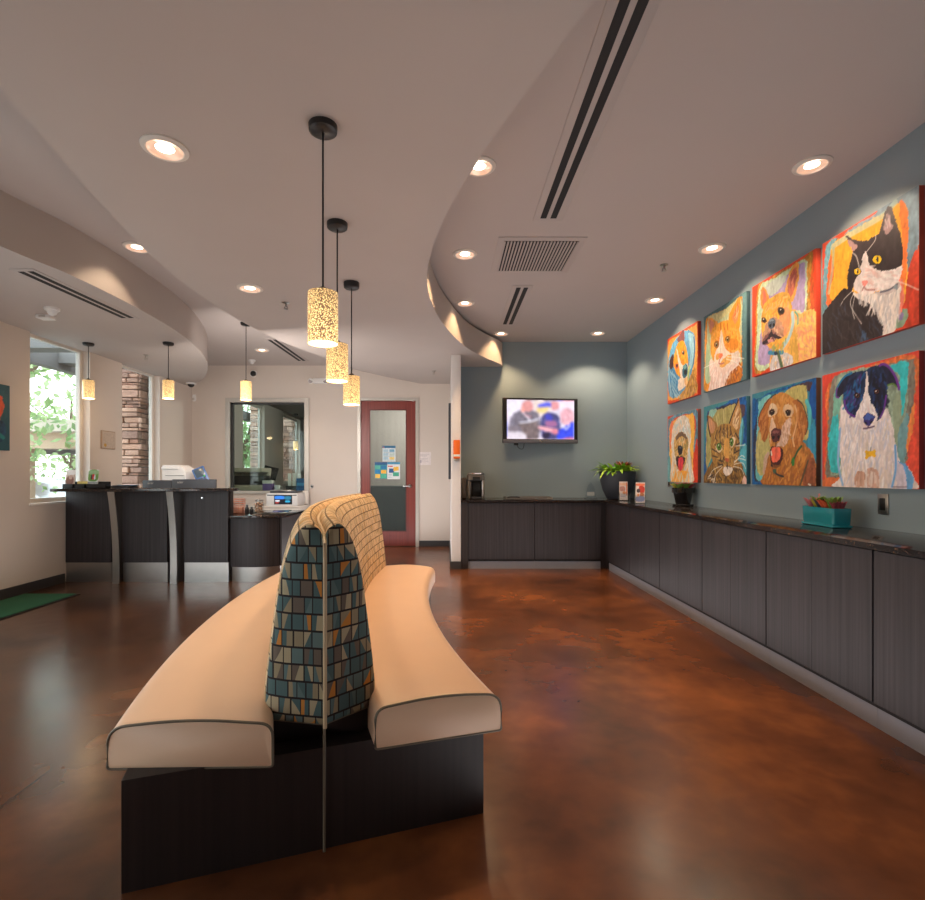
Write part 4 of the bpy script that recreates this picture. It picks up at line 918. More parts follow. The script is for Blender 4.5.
b = BM(); prism(b, [(-2.484, 5.845), (-2.36, 5.825), (-2.2, 5.82), (-2.04, 5.845), (-1.93, 5.905), (-1.875, 5.98), (-1.86, 6.77), (-4.3, 6.77), (-4.3, 6.18), (-2.484, 6.18)], .727, .760, .005)
o = obj('worktop', b, MAT['granite'], None, smooth=30); rebase(o, (-2.2, 6.2, .727)); tag(o, 'low dark granite worktop running behind the tall reception desk', 'countertop')

def text_part(name, s, size, loc, parent, mat, rot=(PI/2, 0, 0)):
    c = bpy.data.curves.new(name, 'FONT'); c.body = s; c.size = size; c.align_x = 'CENTER'; c.align_y = 'CENTER'; c.materials.append(mat)
    tmp = bpy.data.objects.new(name, c); COL.objects.link(tmp)
    me = bpy.data.meshes.new_from_object(tmp.evaluated_get(bpy.context.evaluated_depsgraph_get())); bpy.data.objects.remove(tmp)
    me.name = name
    if not me.materials: me.materials.append(mat)
    o = bpy.data.objects.new(name, me); COL.objects.link(o); o.parent = parent; o.location = loc; o.rotation_euler = rot
    return o
def monitor(x0, x1, y, ztop, label):
    """seen from behind over the ledge"""
    t = thing('computer_monitor', label, 'monitor', ((x0+x1)/2, y, .760), 'computer monitors behind the reception ledge')
    w = x1-x0; zb = ztop-.33-.76; zt = ztop-.76
    b = BM(); box(b, -w/2, w/2, -.012, .028, zb, zt, .006); obj('back_shell', b, MAT['charcoal'], t)
    b = BM(); box(b, -w/2+.012, w/2-.012, .0275, .030, zb+.012, zt-.012); obj('display_panel', b, MAT['black'], t, smooth=0)
    b = BM(); box(b, -.12, .12, -.1, .1, 0, .012, .004); obj('base', b, MAT['black'], t)
    b = BM(); box(b, -.03, .03, -.025, .0, .01, zb+.1, .004); obj('stand', b, MAT['black'], t)
    text_part('logo', 'acer', .042, (-w/2+.10, -.0132, zt-.035), t, MAT['frame_alu'])
monitor(-3.69, -3.335, 6.25, 1.157, 'dark grey monitor back behind the ledge, beside the stack of blue papers')
monitor(-3.315, -2.79, 6.22, 1.168, 'wider dark grey monitor back behind the ledge, in front of the card terminal')
# papers beside the first monitor
t = thing('paper_stack', 'stack of loose papers with a blue sheet on the ledge near the stone window', 'papers', (-3.70, 5.93, 1.0705))
b = BM()
for i in range(4): box(b, -.11+random.uniform(-.02, .02), .10+random.uniform(-.02, .02), -.09, .09, i*.008, i*.008+.007)
obj('sheets', b, MAT['charcoal'], t, smooth=0)
b = BM(); box(b, -.05, .14, -.08, .08, .033, .037); obj('blue_sheet', b, M('light_blue_paper', rgb(110, 160, 200), .6), t, smooth=0)
# white printer and card terminal behind the desk
t = thing('desk_printer', 'white box printer with a stepped top standing behind the reception desk', 'printer', (-3.42, 6.56, .760))
b = BM(); prism_y(b, [(-.145, 0), (.15, 0), (.15, .50), (.12, .545), (.06, .585), (-.135, .585), (-.145, .56)], -.12, .14); obj('case', b, MAT['white'], t, smooth=30)
b = BM(); box(b, -.15, .06, -.128, -.118, .53, .56, .003); obj('lid', b, MAT['white'], t)
b = BM(); box(b, -.10, .13, -.124, -.119, .45, .455); obj('paper_slot', b, MAT['charcoal'], t, smooth=0)
t = thing('card_terminal', 'blue card payment terminal tilted on its stand above a monitor', 'card terminal', (-3.13, 6.50, .760))
b = BM(); box(b, -.07, .07, -.06, .08, 0, .02, .006); tube(b, [(0, 0, .01), (0, 0, .30), (-.02, -.02, .36)], .022, 10); box(b, -.15, .0, -.03, .05, .30, .40, .01); obj('stand', b, MAT['blue'], t)
b = BM(); box(b, -.075, .075, -.016, .016, -.115, .115, .012); o = obj('handset', b, MAT['blue'], t); o.location = (.04, -.03, .45); o.rotation_euler = (math.radians(-20), math.radians(-24), math.radians(20))
b = BM(); box(b, -.055, .055, -.019, -.015, -.02, .095, .002); s_ = obj('screen', b, M('terminal_screen', rgb(70, 84, 96), .2), o)
b = BM()
for i in range(3):
    for j in range(3): box(b, -.045+i*.034, -.022+i*.034, -.020, -.015, -.095+j*.022, -.081+j*.022)
obj('keypad', b, MAT['charcoal'], o, smooth=0)
b = BM(); box(b, .025, .045, -.0205, -.015, -.03, -.015); obj('green_key', b, M('green_key', rgb(60, 190, 70), .4), o, smooth=0)

# brochure stands on the ledge
def brochure_box(x, y, w, h, prints, label, group='brochure trays on the reception ledge'):
    t = thing('brochure_tray', label, 'brochure holder', (x, y, 1.0705), group)
    b = BM(); box(b, -w/2, w/2, -.045, .045, 0, .008); box(b, -w/2, w/2, -.045, -.041, 0, .05); box(b, -w/2, w/2, .041, .045, 0, .075); box(b, -w/2, -w/2+.004, -.045, .045, 0, .05); box(b, w/2-.004, w/2, -.045, .045, 0, .05)
    obj('tray', b, MAT['black'], t, smooth=0)
    return t
def card(label, loc, w, h, paint, cat='leaflet', group=None, tilt=-8, name='leaflet'):
    t = thing(name, label, cat, loc, group); 
    e = BM(); box(e, -w/2, w/2, .0006, .006, 0, h); a = obj('sheets', e, MAT['paper'], t, smooth=0); a.rotation_euler = (math.radians(tilt), 0, 0)
    o = paint_obj('printed_cover', paint, lambda u, v: ((u-.5)*w, 0, v*h), MAT['print'], t); o.rotation_euler = (math.radians(tilt), 0, 0)
    return t
brochure_box(-4.225, 5.78, .115, .2, None, 'black leaflet tray at the far end of the ledge by the big window')
p = Paint(SQ, (200,170,150), 30, 40, .01); p.E(50, 60, 42, 28, (130,80,60)).P([(0,0),(100,0),(100,25),(0,25)], (226,214,206)).E(55, 40, 20, 14, (190,150,130)).P([(0,90),(100,90),(100,100),(0,100)], (236,230,226))
card('tan leaflet with a round brown picture in the tray by the big window', (-4.235, 5.775, 1.0795), .105, .2, p)
brochure_box(-4.105, 5.79, .12, .2, None, 'black tray of yellow leaflets in the middle of the ledge trays')
p = Paint(SQ, (230,200,110), 24, 20, .01); p.P([(10,40),(90,30),(90,90),(10,90)], (200,180,90)).P([(40,70),(100,70),(100,100),(40,100)], (150,190,120))
card('low yellow and white leaflet in the middle ledge tray', (-4.105, 5.79, 1.0795), .115, .07, p)
p = Paint(SQ, (226,224,220), 40, 50, .01); p.P([(8,6),(92,6),(92,60),(8,60)], (110,150,70)).P([(8,6),(92,6),(92,25),(8,25)], (150,180,130)).E(50, 40, 16, 16, (206,60,50)).E(34, 42, 8, 14, (60,50,60)).E(66, 42, 8, 14, (226,226,230)).P([(8,70),(92,70),(92,76),(8,76)], (150,150,150)).P([(8,82),(70,82),(70,87),(8,87)], (160,160,160))
card('white leaflet with a green outdoor picture, in the ledge tray nearest the certificate', (-3.995, 5.80, 1.0795), .115, .205, p)
brochure_box(-3.925, 5.80, .22, .2, None, 'wide black leaflet tray nearest the certificate')

# things on the low worktop
t = thing('wire_pen_basket', 'copper wire organiser basket on the low worktop', 'basket', (-2.51, 6.20, .7605))
b = BM(); w, d, h = .062, .05, .17
for z in np.linspace(.004, h, 7):
    tube(b, [(-w, -d, z), (w, -d, z), (w, d, z), (-w, d, z), (-w, -d, z)], .0028, 5)
for x in np.linspace(-w, w, 7):
    for y in (-d, d): tube(b, [(x, y, .004), (x, y, h)], .0022, 5)
for y in np.linspace(-d, d, 5):
    for x in (-w, w): tube(b, [(x, y, .004), (x, y, h)], .0022, 5)
obj('wire_frame', b, MAT['copper'], t)
b = BM(); box(b, -w+.008, w-.008, -d+.03, d-.008, .004, h*.45, .003); obj('card_insert', b, M('pink_card', rgb(232, 180, 158), .6), t)
for x, h_, lab in ((-2.415, .10, 'small black bottle beside the copper basket, the taller of two'), (-2.36, .075, 'small black bottle beside the treat jar, the shorter of two')):
    t = thing('small_bottle', lab, 'bottle', (x, 6.22, .7605), 'small black bottles on the low worktop')
    b = BM(); lathe(b, [(0, 0), (.022, 0), (.024, .006), (.024, h_*.6), (.012, h_*.75), (.011, h_*.8), (0, h_*.8)], seg=18); obj('body', b, MAT['black'], t)
    b = BM(); lathe(b, [(0, h_*.8), (.013, h_*.8), (.013, h_), (0, h_)], seg=18); obj('cap', b, MAT['charcoal'], t)
t = thing('treat_jar', 'clear jar of brown treats with a steel lid on the low worktop', 'jar', (-2.26, 6.20, .7605))
b = BM(); lathe(b, [(0, 0), (.05, 0), (.054, .008), (.054, .125), (.044, .14), (.044, .146), (0, .146)], seg=28); obj('glass_body', b, MAT['acrylic'], t)
b = BM()
for i in range(150):
    a = random.uniform(0, 2*PI); r = .042*math.sqrt(random.random()); z = random.uniform(.012, .125)
    m = Matrix.Translation((r*math.cos(a), r*math.sin(a), z)) @ Matrix.Rotation(random.uniform(0, 6), 4, (random.random(), random.random(), .3))
    bmesh.ops.create_cube(b, size=.014, matrix=m)
o = obj('treats', b, island_mat('treat_biscuit', [rgb(120, 84, 60), rgb(196, 150, 116), rgb(90, 64, 50), rgb(222, 186, 150)], .8), t, smooth=0); o['kind'] = 'stuff'
b = BM(); lathe(b, [(0, .146), (.047, .146), (.047, .163), (.012, .166), (.010, .178), (0, .180)], seg=28); obj('lid', b, MAT['steel'], t)

# back counter with the office printer
t = thing('back_cabinet', 'low white cabinet against the back wall below the pass-through window', 'cabinet', (-3.1, 8.5, 0))
b = BM(); box(b, -3.85, -2.33, 8.22, YB-.075, .0, .70, .004); obj('carcass', b, MAT['white_metal'], t, True)
b = BM(); box(b, -3.87, -2.33, 8.19, YB-.070, .70, .725, .004); obj('top', b, MAT['white_metal'], t, True)
t = thing('office_printer', 'white laser printer with a lit blue display on the low white cabinet', 'printer', (-2.63, 8.42, .7255))
b = BM(); box(b, -.25, .25, -.22, .195, 0, .205, .012); obj('case', b, MAT['white'], t)
b = BM(); box(b, -.235, .235, -.2206, -.215, .165, .18); obj('seam', b, MAT['charcoal'], t, smooth=0)
p = Paint(SQ, (16,20,30), 50, 26, .004); p.P([(4,8),(55,8),(55,40),(4,40)], (50,120,210)).P([(62,12),(95,12),(95,45),(62,45)], (40,110,140)).P([(6,55),(30,55),(30,70),(6,70)], (206,206,214)).P([(66,60),(90,60),(90,80),(66,80)], (40,150,190)).P([(6,80),(26,80),(26,90),(6,90)], (180,70,60))
o = paint_obj('display', p, lambda u, v: (-.115+u*.27, -.222, .035+v*.135), MAT['screen'], t)
b = BM(); box(b, -.125, .165, -.2212, -.217, .025, .18, .003); obj('display_bezel', b, MAT['black'], t)
t = thing('document_scanner', 'flat dark grey scanner lying on top of the white printer', 'scanner', (-2.60, 8.42, .931))
b = BM(); box(b, -.24, .20, -.17, .15, 0, .03, .008); obj('body', b, MAT['charcoal'], t)
b = BM(); box(b, -.25, .1, -.16, .12, .03, .045, .006); obj('lid', b, MAT['steel'], t)
t = thing('side_cabinet', 'narrow white upright box cabinet behind the right end of the white printer', 'cabinet', (-2.42, 8.68, .726))
b = BM(); box(b, -2.50, -2.335, 8.645, YB-.075, 0.726, .955, .004); obj('carcass', b, MAT['white_metal'], t, True)
b = BM(); box(b, -2.495, -2.34, 8.632, 8.646, .735, .95, .003); obj('door', b, MAT['white_metal'], t, True)

# ------------------------------------------------------------------ office things seen through the glass
t = thing('office_desk', 'grey desk in the office just beyond the glass', 'desk', (-3.1, 9.5, 0))
b = BM(); box(b, -4.2, -2.2, 9.12, 9.9, .87, .91, .004); obj('top', b, MAT['office_wall'], t, True)
for x in (-4.15, -2.25):
    b = BM(); box(b, x-.03, x+.03, 9.15, 9.85, 0, .87); obj('leg', b, MAT['office_dark'], t, True, smooth=0)
t = thing('copier', 'beige copier with a black paper tray behind the glass', 'printer', (-3.62, 9.5, .9105))
b = BM(); box(b, -.33, .30, -.25, .25, 0, .13, .01); box(b, -.33, -.22, -.25, .25, .13, .38, .01); box(b, -.22, .30, .1, .25, .13, .38, .01); box(b, -.33, .30, -.25, .25, .36, .44, .015); obj('case', b, M('beige_plastic', rgb(176, 168, 150), .5), t)
b = BM(); box(b, -.21, .33, -.26, .1, .135, .30, .01); obj('paper_tray', b, MAT['black'], t)
t = thing('tilted_monitor', 'dark tilted display standing beside the copier behind the glass', 'monitor', (-3.34, 9.72, .9105))
b = BM(); box(b, -.12, .12, -.08, .08, 0, .014); tube(b, [(0, 0, .01), (0, .03, .3)], .02, 8); obj('stand', b, MAT['black'], t)
b = BM(); box(b, -.13, .13, -.012, .012, -.12, .14, .006); o = obj('screen', b, MAT['black'], t); o.location = (0, 0, .34); o.rotation_euler = (math.radians(-25), math.radians(14), math.radians(15))
t = thing('tissue_box', 'purple and white tissue box behind the glass', 'box', (-3.22, 9.28, .9105))
b = BM(); box(b, -.085, .085, -.06, .06, 0, .21, .004); obj('carton', b, MAT['purple'], t)
b = BM(); box(b, -.086, .086, -.061, .061, .155, .212, .004); obj('lid', b, MAT['paper'], t)
t = thing('coffee_mug', 'white mug beside the purple tissue box behind the glass', 'mug', (-3.06, 9.30, .9105))
b = BM(); lathe(b, [(0, 0), (.045, 0), (.05, .01), (.055, .13), (.049, .13), (.044, .012), (0, .012)], seg=24); obj('body', b, MAT['white'], t)
b = BM(); tube(b, [(.05, 0, .1), (.082, 0, .095), (.085, 0, .05), (.048, 0, .03)], .008, 8); obj('handle', b, MAT['white'], t)
t = thing('leaflet_rack', 'rack of pale leaflets on a dark tray behind the glass', 'leaflet rack', (-2.80, 9.50, .9105))
b = BM(); box(b, -.17, .17, -.1, .1, 0, .03, .004); box(b, -.15, .15, -.09, .09, .03, .11, .004); obj('tray', b, MAT['black'], t)
for i, x in enumerate((-.10, -.02, .06)):
    b = BM(); box(b, x-.03, x+.03, -.02+.02*i, -.01+.02*i, .11, .34); obj('leaflet', b, MAT['paper'], t, smooth=0)
t = thing('blue_folder_box', 'bright blue upright box at the right end of the glass', 'box', (-2.66, 9.19, .9105))
b = BM(); box(b, -.02, .17, -.03, .06, 0, .25, .004); obj('carton', b, MAT['blue_card'], t)
b = BM(); box(b, -.015, .165, -.0305, -.029, .12, .17); obj('label_band', b, M('pale_blue_card', rgb(80, 150, 200), .5), t, smooth=0)
b = BM(); box(b, -1.6, -.3, 10.2, 10.6, 0, 1.0, .01)
for i in range(4): box(b, -1.58, -.32, 10.19, 10.21, .05+i*.24, .26+i*.24)
o = obj('dark_counter', b, MAT['office_dark'], None, smooth=0); rebase(o, (-.95, 10.4, 0)); tag(o, 'dark counter dimly visible through the reeded glass of the red door', 'counter')

# ------------------------------------------------------------------ wall-mounted things
def world_thing(name, label, cat, loc, group=None): return thing(name, label, cat, loc, group)
# television, swivelled on an arm
tv = thing('television', 'wall-mounted flat television showing a crowd scene, turned on its bracket', 'television', (1.32, 7.25, 1.985), rz=math.radians(7))
w, h = 1.085, .635
b = BM(); box(b, -w/2, w/2, -.0, .06, -h/2, h/2, .008); obj('case', b, MAT['black'], tv)
b = BM(); box(b, -w/2, w/2, -.006, .002, -h/2, -h/2+.052, .003); obj('speaker_bar', b, M('grey_bezel', rgb(96, 96, 104), .35), tv)
b = BM(); tube(b, [(0, -.0065, -h/2+.028), (0, -.009, -h/2+.028)], .012, 16); obj('badge', b, MAT['chrome'], tv)
p = Paint(SQ, (206,196,214), 140, 80, .012)
p.P([(0,0),(24,0),(22,30),(5,50),(0,60)], (216,208,224)).P([(40,0),(66,0),(64,30),(45,40)], (214,196,190)).P([(50,8),(66,6),(66,16),(48,18)], (90,96,214)).P([(46,20),(62,18),(58,30),(46,32)], (226,196,130)).P([(78,0),(100,0),(100,40),(82,36)], (220,206,222))
p.P([(8,40),(18,28),(38,26),(48,44),(46,98),(16,98),(3,78)], (110,104,118), var=.25).P([(18,60),(34,58),(44,50),(46,98),(30,98)], (112,98,100), var=.3).P([(24,4),(36,3),(38,24),(30,30),(23,24)], (206,140,140)).P([(22,14),(26,30),(22,32)], (230,150,140)).Ln([(24,32),(34,52),(30,56)], .012, (236,226,236)).Ln([(20,58),(36,54),(46,48)], .02, (206,206,220)).Ln([(26,36),(36,44)], .008, (206,120,130))
p.P([(54,36),(64,30),(76,40),(80,70),(76,98),(54,98),(50,56)], (70,70,120), var=.3).P([(57,38),(66,36),(68,52),(58,50)], (60,64,170)).P([(58,54),(72,52),(74,66),(58,66)], (150,96,140)).P([(66,4),(76,3),(77,20),(70,26),(66,18)], (206,140,146)).P([(48,66),(66,70),(76,74),(76,84),(64,82),(48,74)], (226,160,170)).E(72, 80, 5, 7, (206,120,140)).P([(54,84),(64,84),(62,98),(54,98)], (40,34,60))
p.P([(82,24),(92,20),(100,34),(100,60),(84,60),(80,44)], (214,160,172), var=.2).P([(74,98),(80,74),(92,62),(100,56),(100,98)], (50,70,214), var=.2).Ln([(84,64),(88,74),(94,62)], .012, (220,216,236)).P([(0,82),(20,80),(30,98),(0,98)], (206,196,206)).P([(3,68),(16,66),(18,78),(4,80)], (120,110,120)).P([(88,96),(98,95),(100,100),(80,100)], (206,100,120))
p.blur(3); paint_obj('screen', p, lambda u, v: (-w/2+.055+u*(w-.11), -.0015, -h/2+.058+v*(h-.085)), MAT['screen'], tv)
b = BM(); box(b, -.2, .2, .06, .085, -.12, .12, .004); tube(b, [(0, .085, 0), (0.02, .14, 0), (0, .175, 0)], .025, 10); obj('bracket', b, MAT['black'], tv)
b = BM(); tube(b, smooth_pts([(-.36, .04, -h/2), (-.34, .03, -h/2-.02), (-.30, .05, -h/2-.07), (-.24, .07, -h/2-.075), (-.22, .06, -h/2+.01)], 6), .004, 6); box(b, -.38, -.32, .01, .05, -h/2-.03, -h/2+.001, .004); obj('cable', b, MAT['black'], tv)

t = thing('hand_sanitizer_dispenser', 'orange wall dispenser with a white band on the white wall end', 'dispenser', (.125, 6.68, 1.40))
b = BM(); box(b, -.043, .043, -.09, 0, .03, .27, .012); obj('cover', b, MAT['orange'], t)
b = BM(); box(b, -.0435, .0435, -.091, -.02, .055, .085, .004); obj('band', b, MAT['paper'], t)
b = BM(); box(b, -.035, .035, -.075, -.0, .0, .03, .006); obj('nozzle', b, MAT['steel'], t)
b = BM(); box(b, .022, .055, 7.3, 8.0, 1.16, 2.24, .003); o = obj('canvas_print', b, MAT['charcoal'], None); rebase(o, (.04, 7.65, 1.16)); tag(o, 'tall dark canvas seen edge-on on the white wall end', 'picture')
# papers on the door glass and wall
def wallsheet(name, label, x0, x1, z0, z1, y, paint, cat='notice', group=None):
    t = thing(name, label, cat, ((x0+x1)/2, y, z0), group)
    b = BM(); box(b, x0, x1, y-.0018, y, z0, z1); obj('sheet', b, MAT['paper'], t, True, smooth=0)
    paint_obj('printed_face', paint, lambda u, v: ((u-.5)*(x1-x0), -.0024, v*(z1-z0)), MAT['print'], t)
def dpx(x): return (x-447)*YB/F
def dpz(y): return H+(475-y)*YB/F
p = Paint(SQ, (214,224,228), 50, 60, .004); p.P([(0,0),(100,0),(100,14),(0,14)], (50,110,150), False).P([(5,5),(14,5),(14,12),(5,12)], (206,90,60), False)
for i in range(3):
    p.P([(8,22+i*24),(46,22+i*24),(46,38+i*24),(8,38+i*24)], (170,200,214), False).P([(54,22+i*24),(92,22+i*24),(92,38+i*24),(54,38+i*24)], ((120,170,196),(190,206,200),(236,206,120))[i], False)
    p.Ln([(10,42+i*24),(90,42+i*24)], .008, (120,140,150))
wallsheet('notice', 'white and blue printed notice on the door glass, the upper of three', dpx(382.4), dpx(395.5), dpz(461.6), dpz(445.7), YB+.010, p, group='notices taped to the door glass')
p = Paint(SQ, (60,150,160), 50, 60, .004); p.P([(0,0),(100,0),(100,16),(0,16)], (40,90,140), False).P([(5,20),(45,20),(45,42),(5,42)], (90,180,160), False).P([(52,20),(95,20),(95,42),(52,42)], (40,120,170), False).P([(5,46),(45,46),(45,68),(5,68)], (40,130,190), False).P([(52,46),(95,46),(95,68),(52,68)], (240,186,70), False).P([(5,72),(45,72),(45,96),(5,96)], (240,196,90), False).P([(52,72),(95,72),(95,96),(52,96)], (80,180,150), False)
wallsheet('notice', 'teal and yellow tiled notice on the door glass, lower one nearest the hinges', dpx(374.6), dpx(387), dpz(478.6), dpz(462.2), YB+.010, p, group='notices taped to the door glass')
p = Paint(SQ, (224,228,230), 50, 60, .004); p.P([(0,0),(100,0),(100,12),(0,12)], (70,150,190), False).P([(5,20),(45,20),(45,26),(5,26)], (206,80,60), False).P([(15,36),(55,36),(55,62),(15,62)], (40,90,150), False).P([(50,28),(90,24),(90,48),(50,52)], (240,190,80), False).P([(45,58),(92,58),(92,82),(45,82)], (70,170,140), False)
for i in range(3): p.Ln([(8,70+i*9),(38,70+i*9)], .01, (120,150,180))
wallsheet('notice', 'white notice with blue and green blocks on the door glass, lower one nearest the handle', dpx(387.2), dpx(400), dpz(479.2), dpz(462.2), YB+.010, p, group='notices taped to the door glass')
p = Paint(SQ, (226,216,214), 40, 40, .004)
for i in range(6): p.Ln([(12,18+i*11),(86-(i*17) % 40,18+i*11)], .008, (170,160,165))
p.P([(8,62),(22,62),(22,82),(8,82)], (190,180,186), False)
wallsheet('notice', 'plain white sheet taped to the wall to the right of the red door', dpx(419), dpx(431), dpz(465), dpz(452), YB-.0005, p)

# framed certificate on the pier between the windows
def lwall(px, py):  # left-wall point
    D = -XL*F/(447-px); return D, H+(475-py)*D/F
y0, z1 = lwall(100.3, 431); y1, z0 = lwall(114, 449)
z0 = lwall(107, 449)[1]; z1 = lwall(107, 431)[1]
t = thing('certificate', 'framed certificate with a gold seal on the pier between the windows', 'certificate', (XL, (y0+y1)/2, z0))
b = BM(); box(b, 0, .018, -(y1-y0)/2, (y1-y0)/2, 0, z1-z0, .003); obj('frame', b, M('pale_wood_frame', rgb(170, 146, 124), .5), t)
p = Paint(SQ, (196,180,166), 40, 40, .004)
p.P([(5,5),(95,5),(95,95),(5,95)], (190,174,160), False)
for i in range(6): p.Ln([(18,20+i*10),(84,20+i*10)], .008, (140,124,112))
p.E(24, 82, 10, 10, (196,150,60))
hh = z1-z0; ww = y1-y0
paint_obj('certificate_sheet', p, lambda u, v: (.0186, -ww/2+.012+u*(ww-.024), .012+v*(hh-.024)), MAT['print'], t)
# canvas on the left wall, cut by the photo edge
p = Paint(SQ, (34,84,96), 90, 90, .012)
p.P([(0,0),(70,0),(78,30),(60,60),(30,70),(0,60)], (214,96,60), var=.2).P([(40,5),(92,10),(95,50),(86,48),(80,30)], (40,90,100)).P([(60,20),(86,16),(90,40),(78,60),(66,50)], (226,90,60)).P([(30,60),(90,55),(85,90),(40,95)], (30,70,100), var=.3).Ln([(60,60),(90,80)], .03, (40,130,130)).Ln([(40,70),(70,95)], .02, (180,100,80)).E(45, 40, 10, 9, (30,30,40))
t = thing('canvas_painting', 'dark teal and orange canvas on the left wall at the photo edge', 'painting', (XL, 4.728, 1.46))
b = BM(); box(b, 0, .0394, -.36, .36, 0, .64, .003); obj('canvas_edge', b, M('canvas_side_teal', rgb(36, 76, 88), .6), t)
paint_obj('painted_face', p, lambda u, v: (.04, -.36+u*.72, v*.64), MAT['paint'], t)
# electrical plates on the right wall
def plate(y, z, w, h, label, mat, inner):
    t = thing('outlet_plate', label, 'outlet', (XR, y, z))
    b = BM(); box(b, -.008, 0, -w/2, w/2, 0, h, .003); obj('plate', b, mat, t)
    b = BM(); box(b, -.012, -.004, -w*.26, w*.26, h*.2, h*.8, .003); obj('socket', b, inner, t)
plate(3.065, .985, .075, .122, 'brushed steel outlet plate with a black insert above the turquoise planter counter', MAT['steel'], MAT['black'])
plate(6.02, 1.08, .07, .115, 'small steel outlet plate behind the black flower pot', MAT['steel'], MAT['charcoal'])
# back-wall devices
def bw(px, py): return ((px-447)*YB/F, YB, H+(475-py)*YB/F)
x, y, z = bw(254, 374)
t = thing('wall_camera', 'round black and white security camera on the back wall', 'camera', (x, y, z))
b = BM(); tube(b, [(0, 0, 0), (0, -.03, 0)], .06, 24); obj('base', b, MAT['white'], t)
b = BM(); bmesh.ops.create_uvsphere(b, u_segments=20, v_segments=12, radius=.048, matrix=Matrix.Translation((0, -.035, 0))); obj('dome', b, MAT['black'], t)
x, y, z = bw(319, 381)
t = thing('emergency_light', 'white twin-head emergency light on the back wall above the pass-through', 'emergency light', (x, y, z))
b = BM(); box(b, -.09, .09, -.06, 0, -.05, .045, .015); obj('housing', b, MAT['white'], t)
for s in (-1, 1):
    b = BM(); tube(b, [(s*.12, -.01, .0), (s*.125, -.07, -.012)], [.035, .048], 18); tube(b, [(s*.07, -.03, 0), (s*.12, -.03, 0)], .015, 8); o = obj('lamp_head', b, MAT['white'], t)
    b = BM(); tube(b, [(s*.125, -.0705, -.012), (s*.125, -.073, -.012)], .036, 18); obj('lens', b, MAT['chrome'], o)
x, y, z = bw(312, 486.5)
t = thing('door_button', 'small round chrome button on the back wall left of the red door', 'button', (x, y, z))
b = BM(); tube(b, [(0, 0, 0), (0, -.01, 0)], .03, 20); obj('plate', b, MAT['steel'], t)
b = BM(); tube(b, [(0, -.01, 0), (0, -.028, 0)], .016, 16); obj('knob', b, MAT['chrome'], t)
y, z = lwall(194, 398)[0]-.02, lwall(194, 398)[1]
t = thing('motion_sensor', 'small white oval motion sensor in the back left corner', 'sensor', (XL+.04, YB, H+(475-398)*YB/F-.06))
b = BM(); lathe(b, [(0, 0), (.025, .004), (.034, .03), (.034, .09), (.025, .115), (0, .12)], seg=20); obj('case', b, MAT['white'], t)
b = BM(); box(b, -.02, .02, -.036, -.025, .02, .06, .006); obj('lens', b, M('milky_lens', rgb(200, 196, 190), .3), t)

# ------------------------------------------------------------------ things on the long counter
def rrect_(hx, hy, r, n=5):
    P = []
    for cx, cy, a0 in ((hx-r, hy-r, 0), (-hx+r, hy-r, 90), (-hx+r, -hy+r, 180), (hx-r, -hy+r, 270)):
        for k in range(n+1): a = math.radians(a0+90*k/n); P.append((cx+r*math.cos(a), cy+r*math.sin(a)))
    return P
CZ = CT + .0005
t = thing('large_planter', 'large dark rounded planter with chartreuse foliage in the counter corner', 'planter', (2.335, 7.06, CZ))
b = BM(); lathe(b, [(0, 0), (.13, 0), (.145, .012), (.195, .12), (.228, .24), (.240, .36), (.240, .375), (.222, .375), (.215, .35), (0, .345)], seg=40); obj('pot', b, MAT['navy_pot'], t)
def leaf(b, base, d, ln, wd, droop=.3):
    d = Vector(d).normalized(); side = d.cross(Vector((0, 0, 1)))
    if side.length < 1e-3: side = Vector((1, 0, 0))
    side.normalize(); up = side.cross(d); base = Vector(base); prev = None
    for i, (s, w_) in enumerate(((0, .15), (.3, .9), (.6, 1), (.85, .55), (1, .03))):
        c = base + d*ln*s - Vector((0, 0, 1))*droop*ln*s*s; cur = [b.verts.new(c - side*wd*w_ + up*wd*w_*.35), b.verts.new(c), b.verts.new(c + side*wd*w_ + up*wd*w_*.35)]
        if prev:
            b.faces.new((prev[0], prev[1], cur[1], cur[0])); b.faces.new((prev[1], prev[2], cur[2], cur[1]))
        prev = cur
b = BM()
for i in range(95):
    a = random.uniform(0, 2*PI); r = .19*math.sqrt(random.random()); el = random.uniform(.35, 1.5)
    R_ = random.uniform(.16, .29); px_, py_ = r*math.cos(a), r*math.sin(a)
    dx, dy_ = math.cos(a+random.uniform(-.6, .6)), math.sin(a+random.uniform(-.6, .6))
    if px_+dx*R_*.9 > .235: dx = -abs(dx)*.2
    if py_+dy_*R_*.9 > .33: dy_ = -dy_
    leaf(b, (px_, py_, .365), (dx, dy_, el), R_, random.uniform(.016, .028), random.uniform(.2, .8))
obj('foliage', b, MAT['green'], t, smooth=80)
b = BM()
for i in range(40):
    a = random.uniform(0, 2*PI); r = .07*math.sqrt(random.random()); leaf(b, (.05+r*math.cos(a), -.07+r*math.sin(a), .42), (math.cos(a)*.7, math.sin(a)*.7, random.uniform(.6, 1.2)), random.uniform(.12, .19), .011, .3)
obj('red_foliage', b, MAT['redleaf'], t, smooth=80)

